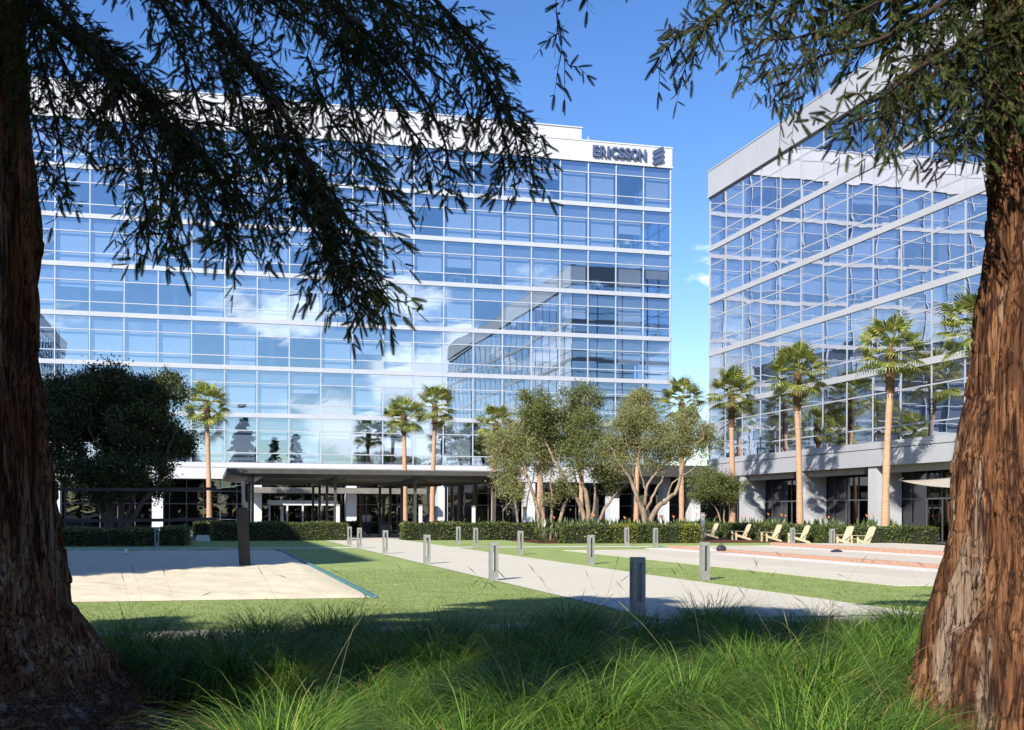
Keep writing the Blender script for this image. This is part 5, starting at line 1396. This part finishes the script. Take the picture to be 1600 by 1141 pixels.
# sloping shade sail at the right block
ss = thing('shade_sail', 'pale tan triangular shade sail stretched out from the right office block', 'shade sail', (0, 0, 0))
A_, B_, C_ = on_u(1404, 37.4), on_u(1620, 37.2), on_u(1560, 34.5)
A_.z, B_.z, C_.z = 3.55, 4.1, 2.95
mb = MB(); n = 12; vs, ix = [], {}
for i in range(n + 1):
    for j in range(n + 1 - i):
        a, b = i / n, j / n; c = 1 - a - b
        ix[i, j] = len(vs); p = A_ * a + B_ * b + C_ * c; p = p + Vector((0, 0, -0.9 * (a * b + b * c + a * c) + 1.2 * a * b * c)); vs.append(p)
fs = []
for i in range(n):
    for j in range(n - i):
        fs.append((ix[i, j], ix[i + 1, j], ix[i, j + 1]))
        if j < n - i - 1: fs.append((ix[i + 1, j], ix[i + 1, j + 1], ix[i, j + 1]))
mb.add(vs, fs); o = mb.build('cloth', M['sail'], ss, smooth=True); md = o.modifiers.new('thick', 'SOLIDIFY'); md.thickness = 0.01
mb = MB()
for q in (A_, B_, C_):
    e = Vector((q.x + 0.3 * CA, q.y + 0.3 * SA, q.z + 0.15)); mb.tube([q, e], 0.012, 5)
mb.tube([(C_.x + 0.3 * CA, C_.y + 0.3 * SA, 0), (C_.x + 0.3 * CA, C_.y + 0.3 * SA, C_.z + 0.4)], 0.05, 10); mb.build('cable', M['galv'], ss)

# ------------------------------------------------------------------ two people by the entrance
def skin_chain(name, verts, edges, mat, parent, root=0, sub=2):
    me = bpy.data.meshes.new(name); me.from_pydata([v[0] for v in verts], edges, []); me.update()
    o = link_mesh(name, me, mat, parent)
    sk = o.modifiers.new('skin', 'SKIN')
    for i, v in enumerate(verts):
        r = v[1] if isinstance(v[1], tuple) else (v[1], v[1])
        me.skin_vertices[0].data[i].radius = r; me.skin_vertices[0].data[i].use_root = (i == root)
    sk.use_smooth_shade = True
    sb = o.modifiers.new('sub', 'SUBSURF'); sb.levels = sub; sb.render_levels = sub
    return o
def person(loc, rz, label, top, step):
    t = thing('person', label, 'person', loc, rz)
    V = [((0, 0, 0.95), (0.15, 0.11)), ((0, 0, 1.12), (0.135, 0.10)), ((0, 0.0, 1.33), (0.16, 0.11)), ((0, 0, 1.45), (0.08, 0.07)), ((0, -0.005, 1.52), 0.055), ((0, -0.015, 1.60), (0.078, 0.09)), ((0, -0.01, 1.69), (0.075, 0.088))]
    E = [(0, 1), (1, 2), (2, 3), (3, 4), (4, 5), (5, 6)]
    for s in (-1, 1):
        n = len(V)
        V += [((s * 0.18, 0, 1.40), 0.06), ((s * 0.23, 0.03, 1.14), 0.043), ((s * 0.235, -0.05 - 0.03 * step, 0.90), 0.030), ((s * 0.235, -0.07 - 0.03 * step, 0.82), (0.036, 0.018))]
        E += [(2, n), (n, n + 1), (n + 1, n + 2), (n + 2, n + 3)]
        for k in range(4):
            V.append(((s * 0.23, -0.105 + 0.024 * k - 0.03 * step, 0.73 + 0.008 * abs(k - 1.5)), 0.009)); E.append((n + 3, len(V) - 1))
        V.append(((s * 0.215, -0.12 - 0.03 * step, 0.79), 0.010)); E.append((n + 3, len(V) - 1))
        n = len(V)
        V += [((s * 0.095, 0, 0.86), 0.085), ((s * 0.10, -0.02 + s * step * 0.05, 0.48), 0.055), ((s * 0.10, 0.02 + s * step * 0.12, 0.09), 0.038), ((s * 0.11, -0.10 + s * step * 0.12, 0.035), (0.04, 0.03))]
        E += [(0, n), (n, n + 1), (n + 1, n + 2), (n + 2, n + 3)]
    skin_chain('body', V, E, M['skin'], t)
    S = [((0, 0, 0.93), (0.172, 0.13)), ((0, 0, 1.12), (0.155, 0.12)), ((0, 0, 1.34), (0.175, 0.125)), ((0, 0, 1.45), (0.10, 0.085)), ((0.185, 0, 1.40), 0.075), ((0.225, 0.02, 1.22), 0.065), ((-0.185, 0, 1.40), 0.075), ((-0.225, 0.02, 1.22), 0.065)]
    skin_chain('shirt', S, [(0, 1), (1, 2), (2, 3), (2, 4), (4, 5), (2, 6), (6, 7)], M[top], t)
    Tz = [((0, 0, 0.98), (0.165, 0.125)), ((0, 0, 0.90), (0.165, 0.125))]; Et = [(0, 1)]
    for s in (-1, 1):
        n = len(Tz); Tz += [((s * 0.098, 0, 0.80), 0.098), ((s * 0.10, -0.02 + s * step * 0.05, 0.48), 0.072), ((s * 0.10, 0.02 + s * step * 0.12, 0.08), 0.058)]; Et += [(1, n), (n, n + 1), (n + 1, n + 2)]
    skin_chain('trousers', Tz, Et, M['jeans'], t)
    skin_chain('hair', [((0, 0.035, 1.62), (0.078, 0.075)), ((0, 0.015, 1.715), (0.082, 0.085)), ((0, 0.055, 1.54), (0.06, 0.04))], [(0, 1), (0, 2)], M['hair'], t)
    for s in (-1, 1): skin_chain('shoe', [((s * 0.10, 0.05 + s * step * 0.12, 0.05), 0.05), ((s * 0.11, -0.13 + s * step * 0.12, 0.035), (0.05, 0.035))], [(0, 1)], M['shoe'], t, sub=1)
    mb = MB()
    for s in (-1, 1): mb.tube([(s * 0.032, -0.098, 1.625), (s * 0.032, -0.106, 1.625)], 0.010, 6)
    mb.build('eyes', M['hair'], t)
    mb = MB(); mb.tube([(0, -0.10, 1.62), (0, -0.125, 1.585), (0, -0.10, 1.575)], [0.010, 0.016, 0.012], 6)
    for s in (-1, 1): mb.tube([(s * 0.078, 0.0, 1.58), (s * 0.088, 0.005, 1.61), (s * 0.08, 0.005, 1.645)], [0.008, 0.014, 0.008], 6)
    mb.build('face', M['skin'], t)
person(on_v(570, 85.5), 2.3, 'person in a lilac shirt and dark blue trousers walking to the entrance', 'lilac', 1.0)
person(on_v(576.5, 86.6), 2.6, 'person in a white shirt just behind the one in lilac', 'whitecloth', -0.8)
